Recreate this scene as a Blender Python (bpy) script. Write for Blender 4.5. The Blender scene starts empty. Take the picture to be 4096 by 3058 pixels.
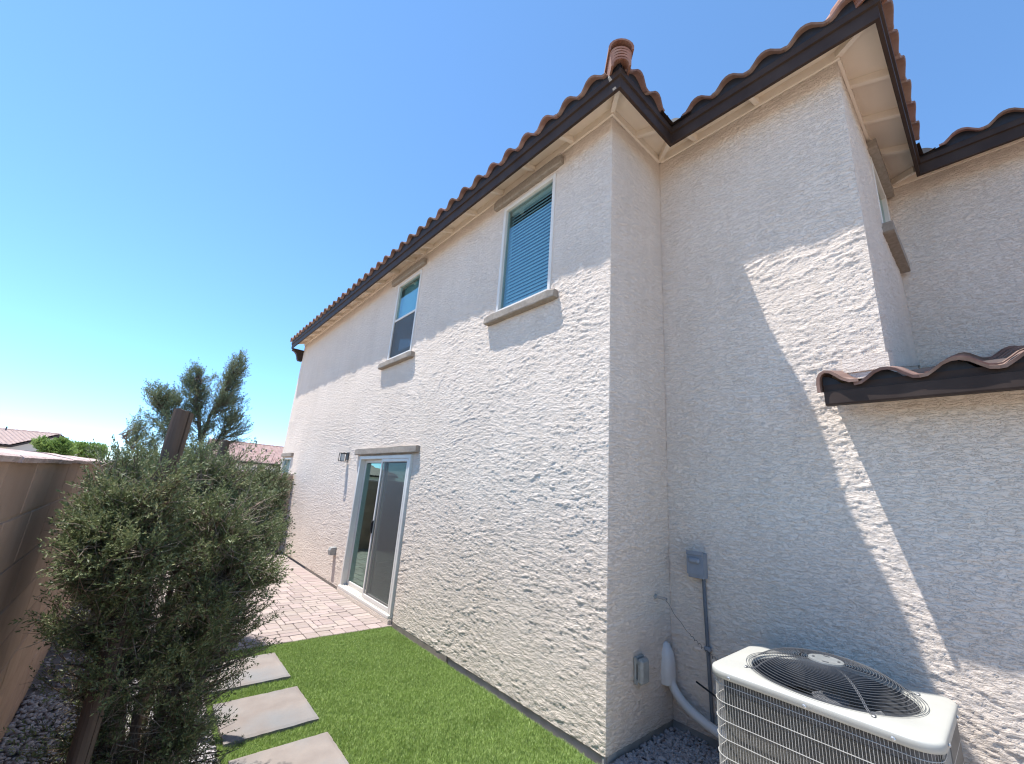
import bpy, math, random
import numpy as np
from mathutils import Matrix, Vector

random.seed(7)
RNG = np.random.default_rng(11)
S = bpy.context.scene
COL = S.collection
R = math.radians

# ------------------------------------------------------------------ camera
FPX = 1653.84
PITCH, ROLL, YAW = 0.2584, 0.0727, -0.699
CAM = Vector((-2.7775, -2.0351, 1.7228))
_f = Vector((-math.sin(YAW) * math.cos(PITCH), math.cos(YAW) * math.cos(PITCH), math.sin(PITCH)))
_r = _f.cross(Vector((0, 0, 1))).normalized()
_u = _r.cross(_f)
_r2 = math.cos(ROLL) * _r + math.sin(ROLL) * _u
_u2 = -math.sin(ROLL) * _r + math.cos(ROLL) * _u
cd = bpy.data.cameras.new("camera")
cam = bpy.data.objects.new("camera", cd)
COL.objects.link(cam)
cd.sensor_fit = 'HORIZONTAL'
cd.sensor_width = 36.0
cd.lens = FPX / 4096 * 36.0
cd.clip_start = 0.02
cd.clip_end = 3000
m = Matrix((( _r2.x, _u2.x, -_f.x, CAM.x), (_r2.y, _u2.y, -_f.y, CAM.y), (_r2.z, _u2.z, -_f.z, CAM.z), (0, 0, 0, 1)))
cam.matrix_world = m
S.camera = cam

# ------------------------------------------------------------------ sky, sun, exposure
SUN_DIR = Vector((1.0, -1.175, -4.58)).normalized()      # the way the light travels
TO_SUN = -SUN_DIR
w = bpy.data.worlds.new("World")
S.world = w
w.use_nodes = True
nt = w.node_tree
nt.nodes.clear()
sky = nt.nodes.new("ShaderNodeTexSky")
sky.sky_type = 'NISHITA'
sky.sun_disc = False
sky.sun_elevation = math.asin(TO_SUN.z)
sky.sun_rotation = math.atan2(TO_SUN.x, TO_SUN.y)
sky.altitude = 6000
sky.air_density = 1.5
sky.dust_density = 0.0
sky.ozone_density = 10.0
bg = nt.nodes.new("ShaderNodeBackground")
bg.inputs['Strength'].default_value = 0.15
wo = nt.nodes.new("ShaderNodeOutputWorld")
hs = nt.nodes.new("ShaderNodeHueSaturation")
hs.inputs['Hue'].default_value = 0.49
hs.inputs['Saturation'].default_value = 0.97
nt.links.new(sky.outputs[0], hs.inputs['Color'])
nt.links.new(hs.outputs[0], bg.inputs['Color'])
nt.links.new(bg.outputs[0], wo.inputs['Surface'])
sd = bpy.data.lights.new("sun", 'SUN')
sd.energy = 3.8
sd.angle = R(0.5)
sd.color = (1.0, 0.98, 0.955)
sun = bpy.data.objects.new("sun", sd)
COL.objects.link(sun)
sun.rotation_euler = SUN_DIR.to_track_quat('-Z', 'Y').to_euler()
sun.location = (-10, 10, 40)
S.view_settings.view_transform = 'Standard'
S.view_settings.look = 'None'
S.view_settings.gamma = 1.0
S.view_settings.use_curve_mapping = False
S.view_settings.exposure = 1.2
S.render.engine = 'CYCLES'
S.cycles.use_denoising = True
S.cycles.filter_width = 1.2
S.cycles.max_bounces = 8
S.cycles.diffuse_bounces = 4
S.cycles.transparent_max_bounces = 16

# ------------------------------------------------------------------ materials
def mat(name, c1, c2=None, scale=8.0, rough=0.85, bump=0.0, bscale=60.0, bdist=0.004, metal=0.0, c3=None, c3scale=2.0,
        c3amt=0.5, rnd=0.0, rnd_hue=0.0, spec=0.4, stretch=None, coords='Object', detail=5.0):
    """procedural surface: two-colour noise, large blotches, per-object random value, fine relief"""
    M = bpy.data.materials.new(name)
    M.use_nodes = True
    n, l = M.node_tree.nodes, M.node_tree.links
    b = n['Principled BSDF']
    b.inputs['Roughness'].default_value = rough
    b.inputs['Metallic'].default_value = metal
    b.inputs['Specular IOR Level'].default_value = spec
    tc = n.new('ShaderNodeTexCoord')
    co = tc.outputs[coords] if coords in tc.outputs else tc.outputs['Object']
    if coords == 'World':
        g = n.new('ShaderNodeNewGeometry')
        co = g.outputs['Position']
    if stretch:
        mp = n.new('ShaderNodeMapping')
        mp.inputs['Scale'].default_value = stretch
        l.new(co, mp.inputs['Vector'])
        co = mp.outputs[0]
    c2 = c2 or c1
    nz = n.new('ShaderNodeTexNoise')
    nz.inputs['Scale'].default_value = scale
    nz.inputs['Detail'].default_value = detail
    l.new(co, nz.inputs['Vector'])
    rp = n.new('ShaderNodeValToRGB')
    rp.color_ramp.elements[0].position = 0.32
    rp.color_ramp.elements[1].position = 0.68
    rp.color_ramp.elements[0].color = (*c1, 1)
    rp.color_ramp.elements[1].color = (*c2, 1)
    l.new(nz.outputs['Fac'], rp.inputs['Fac'])
    out = rp.outputs['Color']
    if c3:
        n3 = n.new('ShaderNodeTexNoise')
        n3.inputs['Scale'].default_value = c3scale
        n3.inputs['Detail'].default_value = 3
        l.new(co, n3.inputs['Vector'])
        mr = n.new('ShaderNodeMapRange')
        mr.inputs['From Min'].default_value = 0.45
        mr.inputs['From Max'].default_value = 0.7
        mr.inputs['To Max'].default_value = c3amt
        l.new(n3.outputs['Fac'], mr.inputs['Value'])
        mx = n.new('ShaderNodeMix')
        mx.data_type = 'RGBA'
        l.new(mr.outputs['Result'], mx.inputs['Factor'])
        l.new(out, mx.inputs['A'])
        mx.inputs['B'].default_value = (*c3, 1)
        out = mx.outputs['Result']
    if rnd or rnd_hue:
        oi = n.new('ShaderNodeObjectInfo')
        hv = n.new('ShaderNodeHueSaturation')
        m1 = n.new('ShaderNodeMapRange')
        m1.inputs['To Min'].default_value = 1 - rnd
        m1.inputs['To Max'].default_value = 1 + rnd
        l.new(oi.outputs['Random'], m1.inputs['Value'])
        l.new(m1.outputs['Result'], hv.inputs['Value'])
        if rnd_hue:
            ml = n.new('ShaderNodeMath')
            ml.operation = 'MULTIPLY'
            ml.inputs[1].default_value = 7.31
            l.new(oi.outputs['Random'], ml.inputs[0])
            fr = n.new('ShaderNodeMath')
            fr.operation = 'FRACT'
            l.new(ml.outputs[0], fr.inputs[0])
            m2 = n.new('ShaderNodeMapRange')
            m2.inputs['To Min'].default_value = 0.5 - rnd_hue
            m2.inputs['To Max'].default_value = 0.5 + rnd_hue
            l.new(fr.outputs[0], m2.inputs['Value'])
            l.new(m2.outputs['Result'], hv.inputs['Hue'])
        l.new(out, hv.inputs['Color'])
        out = hv.outputs['Color']
    l.new(out, b.inputs['Base Color'])
    if bump:
        nb = n.new('ShaderNodeTexNoise')
        nb.inputs['Scale'].default_value = bscale
        nb.inputs['Detail'].default_value = 6
        nb.inputs['Roughness'].default_value = 0.65
        l.new(co, nb.inputs['Vector'])
        bm = n.new('ShaderNodeBump')
        bm.inputs['Strength'].default_value = bump
        bm.inputs['Distance'].default_value = bdist
        l.new(nb.outputs['Fac'], bm.inputs['Height'])
        l.new(bm.outputs['Normal'], b.inputs['Normal'])
    return M

def glass(name, tint, refl, ior=0.1):
    M = bpy.data.materials.new(name)
    M.use_nodes = True
    n, l = M.node_tree.nodes, M.node_tree.links
    n.clear()
    o = n.new('ShaderNodeOutputMaterial')
    tr = n.new('ShaderNodeBsdfTransparent')
    tr.inputs['Color'].default_value = (*tint, 1)
    gl = n.new('ShaderNodeBsdfGlossy')
    gl.inputs['Color'].default_value = (*refl, 1)
    gl.inputs['Roughness'].default_value = 0.0
    nz = n.new('ShaderNodeTexNoise')
    nz.inputs['Scale'].default_value = 2.2
    nz.inputs['Detail'].default_value = 1
    tc = n.new('ShaderNodeTexCoord')
    l.new(tc.outputs['Object'], nz.inputs['Vector'])
    bm = n.new('ShaderNodeBump')
    bm.inputs['Strength'].default_value = 0.08
    bm.inputs['Distance'].default_value = 0.02
    l.new(nz.outputs['Fac'], bm.inputs['Height'])
    l.new(bm.outputs['Normal'], gl.inputs['Normal'])
    lw = n.new('ShaderNodeLayerWeight')
    lw.inputs['Blend'].default_value = 0.5
    pw = n.new('ShaderNodeMath')
    pw.operation = 'POWER'
    pw.inputs[1].default_value = 3.0
    l.new(lw.outputs['Facing'], pw.inputs[0])
    fr = n.new('ShaderNodeMath')
    fr.operation = 'MULTIPLY_ADD'
    fr.inputs[1].default_value = 0.85
    fr.inputs[2].default_value = ior
    l.new(pw.outputs[0], fr.inputs[0])
    mx = n.new('ShaderNodeMixShader')
    l.new(fr.outputs[0], mx.inputs[0])
    l.new(tr.outputs[0], mx.inputs[1])
    l.new(gl.outputs[0], mx.inputs[2])
    l.new(mx.outputs[0], o.inputs['Surface'])
    return M

def screen_mat(name, col, open_=0.45):
    M = bpy.data.materials.new(name)
    M.use_nodes = True
    n, l = M.node_tree.nodes, M.node_tree.links
    b = n['Principled BSDF']
    b.inputs['Base Color'].default_value = (*col, 1)
    b.inputs['Roughness'].default_value = 0.6
    tr = n.new('ShaderNodeBsdfTransparent')
    mx = n.new('ShaderNodeMixShader')
    mx.inputs[0].default_value = open_
    l.new(b.outputs[0], mx.inputs[1])
    l.new(tr.outputs[0], mx.inputs[2])
    l.new(mx.outputs[0], n['Material Output'].inputs['Surface'])
    return M

def leaf_mat(name, c1, c2, c3, scale=9.0, trans=0.25):
    M = bpy.data.materials.new(name)
    M.use_nodes = True
    n, l = M.node_tree.nodes, M.node_tree.links
    b = n['Principled BSDF']
    b.inputs['Roughness'].default_value = 0.55
    b.inputs['Specular IOR Level'].default_value = 0.35
    g = n.new('ShaderNodeNewGeometry')
    rp = n.new('ShaderNodeValToRGB')
    e = rp.color_ramp.elements
    e[0].position, e[0].color = 0.0, (*c1, 1)
    e[1].position, e[1].color = 1.0, (*c3, 1)
    x = e.new(0.55)
    x.color = (*c2, 1)
    nz = n.new('ShaderNodeTexNoise')
    nz.inputs['Scale'].default_value = scale
    l.new(g.outputs['Position'], nz.inputs['Vector'])
    ad = n.new('ShaderNodeMath')
    ad.operation = 'MULTIPLY_ADD'
    ad.inputs[1].default_value = 0.5
    l.new(g.outputs['Random Per Island'], ad.inputs[0])
    sb = n.new('ShaderNodeMath')
    sb.operation = 'MULTIPLY_ADD'
    sb.inputs[1].default_value = 1.3
    sb.inputs[2].default_value = -0.4
    l.new(nz.outputs['Fac'], sb.inputs[0])
    l.new(sb.outputs[0], ad.inputs[2])
    l.new(ad.outputs[0], rp.inputs['Fac'])
    l.new(rp.outputs['Color'], b.inputs['Base Color'])
    if trans:
        tl = n.new('ShaderNodeBsdfTranslucent')
        l.new(rp.outputs['Color'], tl.inputs['Color'])
        mx = n.new('ShaderNodeMixShader')
        mx.inputs[0].default_value = trans
        l.new(b.outputs[0], mx.inputs[1])
        l.new(tl.outputs[0], mx.inputs[2])
        l.new(mx.outputs[0], n['Material Output'].inputs['Surface'])
    return M

MT = {}
MT['stucco'] = mat('stucco', (0.725, 0.612, 0.51), (0.78, 0.662, 0.555), scale=1.3, rough=0.95, bump=0.7, bscale=110, bdist=0.010,
                   c3=(0.71, 0.59, 0.48), c3scale=0.5, c3amt=0.5, coords='World', spec=0.15)
def add_streaks(M, amt=0.14):
    n, l = M.node_tree.nodes, M.node_tree.links
    b = n['Principled BSDF']
    src = b.inputs['Base Color'].links[0].from_socket
    g = n.new('ShaderNodeNewGeometry')
    mp = n.new('ShaderNodeMapping')
    mp.inputs['Scale'].default_value = (5.0, 5.0, 0.35)
    l.new(g.outputs['Position'], mp.inputs['Vector'])
    nz = n.new('ShaderNodeTexNoise')
    nz.inputs['Scale'].default_value = 1.6
    nz.inputs['Detail'].default_value = 6
    l.new(mp.outputs[0], nz.inputs['Vector'])
    n2 = n.new('ShaderNodeTexNoise')
    n2.inputs['Scale'].default_value = 55
    n2.inputs['Detail'].default_value = 3
    l.new(g.outputs['Position'], n2.inputs['Vector'])
    ml = n.new('ShaderNodeMath'); ml.operation = 'MULTIPLY'
    l.new(nz.outputs['Fac'], ml.inputs[0]); l.new(n2.outputs['Fac'], ml.inputs[1])
    mr = n.new('ShaderNodeMapRange')
    mr.inputs['From Min'].default_value = 0.20; mr.inputs['From Max'].default_value = 0.42
    mr.inputs['To Max'].default_value = amt
    l.new(ml.outputs[0], mr.inputs['Value'])
    mx = n.new('ShaderNodeMix'); mx.data_type = 'RGBA'
    l.new(mr.outputs['Result'], mx.inputs['Factor'])
    l.new(src, mx.inputs['A'])
    mx.inputs['B'].default_value = (0.40, 0.32, 0.25, 1)
    l.new(mx.outputs['Result'], b.inputs['Base Color'])
def trowel_bump(M):
    """fine trowel ridges and sand grain that the mesh is too coarse for"""
    n, l = M.node_tree.nodes, M.node_tree.links
    b = n['Principled BSDF']
    for k in list(b.inputs['Normal'].links):
        l.remove(k)
    g = n.new('ShaderNodeNewGeometry')
    mp = n.new('ShaderNodeMapping')
    mp.inputs['Scale'].default_value = (19.0, 19.0, 62.0)
    l.new(g.outputs['Position'], mp.inputs['Vector'])
    n1 = n.new('ShaderNodeTexNoise')
    n1.inputs['Scale'].default_value = 1.0
    n1.inputs['Detail'].default_value = 5
    n1.inputs['Roughness'].default_value = 0.62
    n1.inputs['Distortion'].default_value = 0.7
    l.new(mp.outputs[0], n1.inputs['Vector'])
    r1 = n.new('ShaderNodeValToRGB')
    e = r1.color_ramp.elements
    e[0].position, e[0].color = 0.40, (0, 0, 0, 1)
    e[1].position, e[1].color = 0.66, (1, 1, 1, 1)
    a = e.new(0.485); a.color = (0.18, 0.18, 0.18, 1)
    c = e.new(0.515); c.color = (0.72, 0.72, 0.72, 1)
    l.new(n1.outputs['Fac'], r1.inputs['Fac'])
    n2 = n.new('ShaderNodeTexNoise')
    n2.inputs['Scale'].default_value = 150
    n2.inputs['Detail'].default_value = 3
    l.new(g.outputs['Position'], n2.inputs['Vector'])
    ad = n.new('ShaderNodeMath'); ad.operation = 'MULTIPLY_ADD'
    ad.inputs[1].default_value = 0.55
    l.new(n2.outputs['Fac'], ad.inputs[0])
    l.new(r1.outputs['Color'], ad.inputs[2])
    bm = n.new('ShaderNodeBump')
    bm.inputs['Strength'].default_value = 0.9
    bm.inputs['Distance'].default_value = 0.0068
    l.new(ad.outputs[0], bm.inputs['Height'])
    l.new(bm.outputs['Normal'], b.inputs['Normal'])
trowel_bump(MT['stucco'])
add_streaks(MT['stucco'])
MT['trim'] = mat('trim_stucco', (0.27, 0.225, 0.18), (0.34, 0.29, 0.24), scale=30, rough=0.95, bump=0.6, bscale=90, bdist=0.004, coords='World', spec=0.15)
MT['footing'] = mat('footing_concrete', (0.30, 0.285, 0.26), (0.42, 0.40, 0.37), scale=7, rough=0.95, bump=0.5, bscale=40, coords='World')
MT['fascia'] = mat('brown_fascia', (0.036, 0.022, 0.016), (0.048, 0.031, 0.023), scale=6, rough=0.6, bump=0.15, bscale=40, coords='World', spec=0.2, c3=(0.060, 0.040, 0.030), c3scale=3, c3amt=0.4)
MT['birdstop'] = mat('dark_bird_stop', (0.016, 0.017, 0.021), (0.026, 0.027, 0.032), scale=12, rough=0.6, coords='World')
MT['eave'] = mat('cream_eave_paint', (0.82, 0.71, 0.58), (0.86, 0.75, 0.62), scale=3, rough=0.7, bump=0.15, bscale=50, coords='World')
MT['tile'] = mat('clay_roof_tile', (0.175, 0.098, 0.072), (0.25, 0.148, 0.112), scale=9, rough=0.85, bump=0.5, bscale=70, bdist=0.004,
                 c3=(0.36, 0.265, 0.215), c3scale=5, c3amt=0.6, rnd=0.22, rnd_hue=0.012)
MT['hiptile'] = mat('red_hip_tile', (0.26, 0.110, 0.070), (0.34, 0.165, 0.11), scale=11, rough=0.85, bump=0.5, bscale=70, bdist=0.004, rnd=0.15, c3=(0.36, 0.24, 0.18), c3scale=6, c3amt=0.5)
MT['frame'] = mat('white_vinyl', (0.65, 0.60, 0.535), (0.70, 0.65, 0.58), scale=5, rough=0.4, coords='World')
MT['blind'] = mat('white_blind', (0.76, 0.79, 0.78), (0.82, 0.85, 0.84), scale=5, rough=0.5)
MT['shade'] = mat('pale_roller_shade', (0.50, 0.66, 0.62), (0.54, 0.70, 0.66), scale=5, rough=0.8)
MT['glass'] = glass('window_glass', (0.72, 0.84, 0.86), (0.66, 0.78, 0.76), 0.10)
MT['doorglass'] = glass('door_glass', (0.40, 0.52, 0.49), (0.72, 1.0, 0.93), 0.12)
MT['screen'] = screen_mat('insect_screen', (0.105, 0.102, 0.095), 0.40)
MT['black'] = mat('black_plastic', (0.012, 0.012, 0.013), (0.02, 0.02, 0.02), rough=0.45)
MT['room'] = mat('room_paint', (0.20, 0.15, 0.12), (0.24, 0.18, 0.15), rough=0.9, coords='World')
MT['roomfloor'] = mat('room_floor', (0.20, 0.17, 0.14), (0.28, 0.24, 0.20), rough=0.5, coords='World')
MT['paver'] = mat('concrete_paver', (0.285, 0.222, 0.192), (0.35, 0.28, 0.243), scale=14, rough=0.92, bump=0.5, bscale=120, bdist=0.003,
                  rnd=0.13, rnd_hue=0.012, c3=(0.29, 0.237, 0.228), c3scale=6, c3amt=0.5)
MT['paver_sand'] = mat('joint_sand', (0.11, 0.09, 0.075), (0.17, 0.14, 0.12), scale=60, rough=1.0, coords='World', bump=0.5, bscale=200)
MT['slab'] = mat('stone_slab', (0.19, 0.158, 0.137), (0.24, 0.205, 0.178), scale=5, rough=0.9, bump=0.45, bscale=60, bdist=0.004,
                 c3=(0.165, 0.17, 0.172), c3scale=2.2, c3amt=0.8, rnd=0.06)
MT['block'] = mat('tan_wall_block', (0.36, 0.243, 0.175), (0.41, 0.283, 0.208), scale=9, rough=0.95, bump=0.6, bscale=110, bdist=0.003, rnd=0.10, coords='World',
                  c3=(0.36, 0.25, 0.185), c3scale=2, c3amt=0.6, spec=0.2)
MT['mortar'] = mat('wall_mortar', (0.32, 0.22, 0.155), (0.37, 0.26, 0.19), scale=30, rough=1.0, coords='World', bump=0.4, bscale=90)
MT['cap'] = mat('wall_cap', (0.42, 0.31, 0.28), (0.58, 0.46, 0.42), scale=18, rough=0.95, bump=0.8, bscale=60, bdist=0.01, rnd=0.07, coords='World', c3=(0.30, 0.19, 0.16), c3scale=14, c3amt=0.6)
MT['dirt'] = mat('bare_ground', (0.36, 0.29, 0.225), (0.46, 0.38, 0.30), scale=3, rough=1.0, coords='World', bump=0.5, bscale=30)
MT['bounce_concrete'] = mat('pale_concrete', (0.46, 0.41, 0.35), (0.54, 0.49, 0.43), scale=6, rough=0.95, bump=0.4, bscale=90, coords='World')  # kept pale for the added slab that bounces light
MT['gravelbed'] = mat('gravel_bed', (0.10, 0.085, 0.08), (0.17, 0.15, 0.14), scale=50, rough=1.0, coords='World')
MT['pebble'] = leaf_mat('grey_pebble', (0.20, 0.18, 0.18), (0.33, 0.30, 0.295), (0.46, 0.42, 0.40), scale=14, trans=0)
MT['turf'] = leaf_mat('turf_blade', (0.14, 0.205, 0.045), (0.29, 0.40, 0.10), (0.55, 0.63, 0.28), scale=45, trans=0.3)
MT['turfbed'] = mat('turf_backing', (0.06, 0.10, 0.025), (0.09, 0.14, 0.04), scale=40, rough=1.0, coords='World')
MT['juniper'] = leaf_mat('juniper_leaf', (0.085, 0.085, 0.045), (0.150, 0.185, 0.075), (0.38, 0.36, 0.18), scale=5, trans=0.2)
MT['dryjuniper'] = leaf_mat('dry_juniper_leaf', (0.075, 0.095, 0.045), (0.17, 0.18, 0.085), (0.34, 0.31, 0.18), scale=6, trans=0.2)
MT['tamarisk'] = leaf_mat('grey_green_leaf', (0.085, 0.125, 0.07), (0.18, 0.22, 0.12), (0.35, 0.36, 0.21), scale=4, trans=0.2)
MT['lime'] = leaf_mat('light_green_leaf', (0.14, 0.22, 0.05), (0.24, 0.34, 0.09), (0.36, 0.45, 0.16), scale=2, trans=0.3)
MT['bark'] = mat('grey_brown_bark', (0.13, 0.085, 0.06), (0.26, 0.19, 0.14), scale=30, rough=0.95, bump=0.8, bscale=60, bdist=0.006, coords='World', stretch=(1, 1, 0.25))
MT['drytwig'] = mat('pale_dry_twig', (0.21, 0.165, 0.12), (0.34, 0.28, 0.21), scale=30, rough=0.9, coords='World')
MT['stake'] = mat('weathered_stake_wood', (0.065, 0.040, 0.028), (0.135, 0.090, 0.062), scale=14, rough=0.85, bump=0.8, bscale=40, bdist=0.006, stretch=(1, 1, 0.08), c3=(0.19, 0.14, 0.10), c3scale=9, c3amt=0.6)
MT['acpan'] = mat('cream_painted_steel', (0.37, 0.36, 0.32), (0.41, 0.40, 0.355), scale=4, rough=0.42, coords='Object', c3=(0.36, 0.345, 0.30), c3scale=6, c3amt=0.35, spec=0.5)
MT['acwire'] = mat('grey_coated_wire', (0.42, 0.40, 0.36), (0.50, 0.48, 0.44), rough=0.4)
MT['acgrille'] = mat('black_coated_wire', (0.09, 0.09, 0.093), (0.13, 0.13, 0.132), rough=0.35, spec=0.6)
MT['coil'] = mat('condenser_coil', (0.06, 0.057, 0.05), (0.16, 0.15, 0.13), scale=420, rough=0.7, metal=0.3, stretch=(1, 1, 0.6), detail=1, bump=0.6, bscale=350, bdist=0.004)
MT['achub'] = mat('hub_plate', (0.15, 0.155, 0.15), (0.20, 0.205, 0.20), scale=20, rough=0.5)
MT['acdark'] = mat('fan_black', (0.07, 0.07, 0.072), (0.10, 0.10, 0.102), rough=0.4)
MT['acblade'] = mat('grey_fan_blade', (0.20, 0.20, 0.20), (0.26, 0.26, 0.255), rough=0.4)
MT['acpost'] = mat('brown_grey_steel', (0.10, 0.09, 0.08), (0.13, 0.12, 0.105), rough=0.5)
MT['elec'] = mat('grey_electrical_box', (0.215, 0.228, 0.25), (0.255, 0.268, 0.29), scale=12, rough=0.45, rnd=0.05)
MT['conduit'] = mat('grey_conduit', (0.10, 0.11, 0.125), (0.13, 0.14, 0.155), scale=12, rough=0.5)
MT['outlet'] = mat('grey_weather_cover', (0.25, 0.25, 0.23), (0.33, 0.33, 0.31), scale=20, rough=0.4)
MT['pvc'] = mat('white_pvc', (0.60, 0.575, 0.54), (0.66, 0.635, 0.60), scale=10, rough=0.45, c3=(0.48, 0.44, 0.40), c3scale=7, c3amt=0.35)
MT['steel'] = mat('zinc_steel', (0.45, 0.45, 0.45), (0.55, 0.55, 0.55), rough=0.35, metal=0.8)
MT['bronze'] = mat('dark_bronze', (0.035, 0.025, 0.02), (0.05, 0.04, 0.03), rough=0.5)
MT['lampglass'] = mat('frosted_lamp_glass', (0.55, 0.56, 0.54), (0.62, 0.63, 0.61), rough=0.3)
MT['farwall'] = mat('far_stucco', (0.62, 0.55, 0.47), (0.68, 0.61, 0.53), scale=0.6, rough=0.95, coords='World', bump=0.4, bscale=25)
MT['fartile'] = mat('far_clay_tile', (0.46, 0.27, 0.22), (0.56, 0.38, 0.32), scale=2.5, rough=0.9, coords='World', rnd=0.12, c3=(0.40, 0.24, 0.20), c3scale=4, c3amt=0.5)
MT['redtile'] = mat('far_red_tile', (0.46, 0.32, 0.265), (0.53, 0.385, 0.325), scale=2.5, rough=0.9, coords='World', rnd=0.10)

# ------------------------------------------------------------------ helpers
def link_mesh(name, me, mt, parent=None, smooth=False):
    o = bpy.data.objects.new(name, me)
    COL.objects.link(o)
    if mt is not None and not me.materials:
        me.materials.append(MT[mt] if isinstance(mt, str) else mt)
    if parent is not None:
        o.parent = parent
    if smooth:
        me.polygons.foreach_set('use_smooth', [True] * len(me.polygons))
    return o

def tag(o, label=None, cat=None, group=None, kind=None):
    if label: o['label'] = label
    if cat: o['category'] = cat
    if group: o['group'] = group
    if kind: o['kind'] = kind
    return o

def empty(name, loc, label, cat, group=None, rz=0):
    o = bpy.data.objects.new(name, None)
    COL.objects.link(o)
    o.location = loc
    o.rotation_euler = (0, 0, rz)
    o.empty_display_size = 0.1
    return tag(o, label, cat, group)

class MB:
    """collects simple shapes into one mesh"""
    def __init__(self):
        self.v, self.f = [], []
    def add(self, vs, fs):
        k = len(self.v)
        self.v += [tuple(map(float, p)) for p in vs]
        self.f += [tuple(i + k for i in f) for f in fs]
        return self
    def box(self, a, b):
        x0, y0, z0 = [min(p, q) for p, q in zip(a, b)]
        x1, y1, z1 = [max(p, q) for p, q in zip(a, b)]
        return self.add([(x0, y0, z0), (x1, y0, z0), (x1, y1, z0), (x0, y1, z0), (x0, y0, z1), (x1, y0, z1), (x1, y1, z1), (x0, y1, z1)],
                        [(0, 3, 2, 1), (4, 5, 6, 7), (0, 1, 5, 4), (1, 2, 6, 5), (2, 3, 7, 6), (3, 0, 4, 7)])
    def bbox(self, a, b, c=0.004):
        """box with chamfered edges"""
        x0, y0, z0 = [min(p, q) for p, q in zip(a, b)]
        x1, y1, z1 = [max(p, q) for p, q in zip(a, b)]
        vs, idx = [], {}
        for i, (sx, X) in enumerate(((1, x0), (-1, x1))):
            for j, (sy, Y) in enumerate(((1, y0), (-1, y1))):
                for k, (sz, Z) in enumerate(((1, z0), (-1, z1))):
                    idx[i, j, k, 0] = len(vs); vs.append((X, Y + sy * c, Z + sz * c))
                    idx[i, j, k, 1] = len(vs); vs.append((X + sx * c, Y, Z + sz * c))
                    idx[i, j, k, 2] = len(vs); vs.append((X + sx * c, Y + sy * c, Z))
        g = lambda i, j, k, a: idx[i, j, k, a]
        fs = []
        fs += [(g(0, 0, 0, 0), g(0, 0, 1, 0), g(0, 1, 1, 0), g(0, 1, 0, 0)), (g(1, 0, 0, 0), g(1, 1, 0, 0), g(1, 1, 1, 0), g(1, 0, 1, 0))]
        fs += [(g(0, 0, 0, 1), g(1, 0, 0, 1), g(1, 0, 1, 1), g(0, 0, 1, 1)), (g(0, 1, 0, 1), g(0, 1, 1, 1), g(1, 1, 1, 1), g(1, 1, 0, 1))]
        fs += [(g(0, 0, 0, 2), g(0, 1, 0, 2), g(1, 1, 0, 2), g(1, 0, 0, 2)), (g(0, 0, 1, 2), g(1, 0, 1, 2), g(1, 1, 1, 2), g(0, 1, 1, 2))]
        for i in (0, 1):
            for j in (0, 1):
                for k in (0, 1):
                    fs.append((g(i, j, k, 0), g(i, j, k, 1), g(i, j, k, 2)))
        for i in (0, 1):
            for j in (0, 1):
                fs.append((g(i, j, 0, 0), g(i, j, 1, 0), g(i, j, 1, 1), g(i, j, 0, 1)))
        for i in (0, 1):
            for k in (0, 1):
                fs.append((g(i, 0, k, 0), g(i, 1, k, 0), g(i, 1, k, 2), g(i, 0, k, 2)))
        for j in (0, 1):
            for k in (0, 1):
                fs.append((g(0, j, k, 1), g(1, j, k, 1), g(1, j, k, 2), g(0, j, k, 2)))
        return self.add(vs, fs)
    def prism(self, poly, axis, a, b):
        """extrude a 2-D polygon along an axis; poly given in the other two axes in order"""
        n = len(poly)
        def pt(p, t):
            if axis == 0: return (t, p[0], p[1])
            if axis == 1: return (p[0], t, p[1])
            return (p[0], p[1], t)
        vs = [pt(p, a) for p in poly] + [pt(p, b) for p in poly]
        fs = [tuple(range(n)), tuple(range(2 * n - 1, n - 1, -1))] + [(i, n + i, n + (i + 1) % n, (i + 1) % n) for i in range(n)]
        return self.add(vs, fs)
    def tube(self, pts, r, n=6, cap=True, closed=False):
        P = [Vector(p) for p in pts]
        rs = r if isinstance(r, (list, tuple)) else [r] * len(P)
        vs, fs = [], []
        nrm = None
        for i, p in enumerate(P):
            if closed:
                t = (P[(i + 1) % len(P)] - P[i - 1])
            else:
                t = (P[min(i + 1, len(P) - 1)] - P[max(i - 1, 0)])
            if t.length < 1e-9: t = Vector((0, 0, 1))
            t.normalize()
            if nrm is None:
                nrm = t.orthogonal().normalized()
            else:
                nrm = (nrm - t * nrm.dot(t))
                nrm = nrm.normalized() if nrm.length > 1e-6 else t.orthogonal().normalized()
            bn = t.cross(nrm)
            for k in range(n):
                a = 2 * math.pi * k / n
                vs.append(p + (nrm * math.cos(a) + bn * math.sin(a)) * rs[i])
        L = len(P)
        for i in range(L if closed else L - 1):
            j = (i + 1) % L
            for k in range(n):
                k2 = (k + 1) % n
                fs.append((i * n + k, i * n + k2, j * n + k2, j * n + k))
        if cap and not closed:
            fs.append(tuple(range(n - 1, -1, -1)))
            fs.append(tuple((L - 1) * n + k for k in range(n)))
        return self.add(vs, fs)
    def disc(self, c, r, n=24, up=True):
        vs = [(c[0] + r * math.cos(2 * math.pi * k / n), c[1] + r * math.sin(2 * math.pi * k / n), c[2]) for k in range(n)]
        return self.add(vs, [tuple(range(n)) if up else tuple(range(n - 1, -1, -1))])
    def mesh(self, name='m'):
        me = bpy.data.meshes.new(name)
        me.from_pydata(self.v, [], self.f)
        me.update()
        return me
    def build(self, name, mt, parent=None, smooth=False, label=None):
        o = link_mesh(name, self.mesh(name), mt, parent, smooth)
        if label: o['label'] = label
        return o

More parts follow.
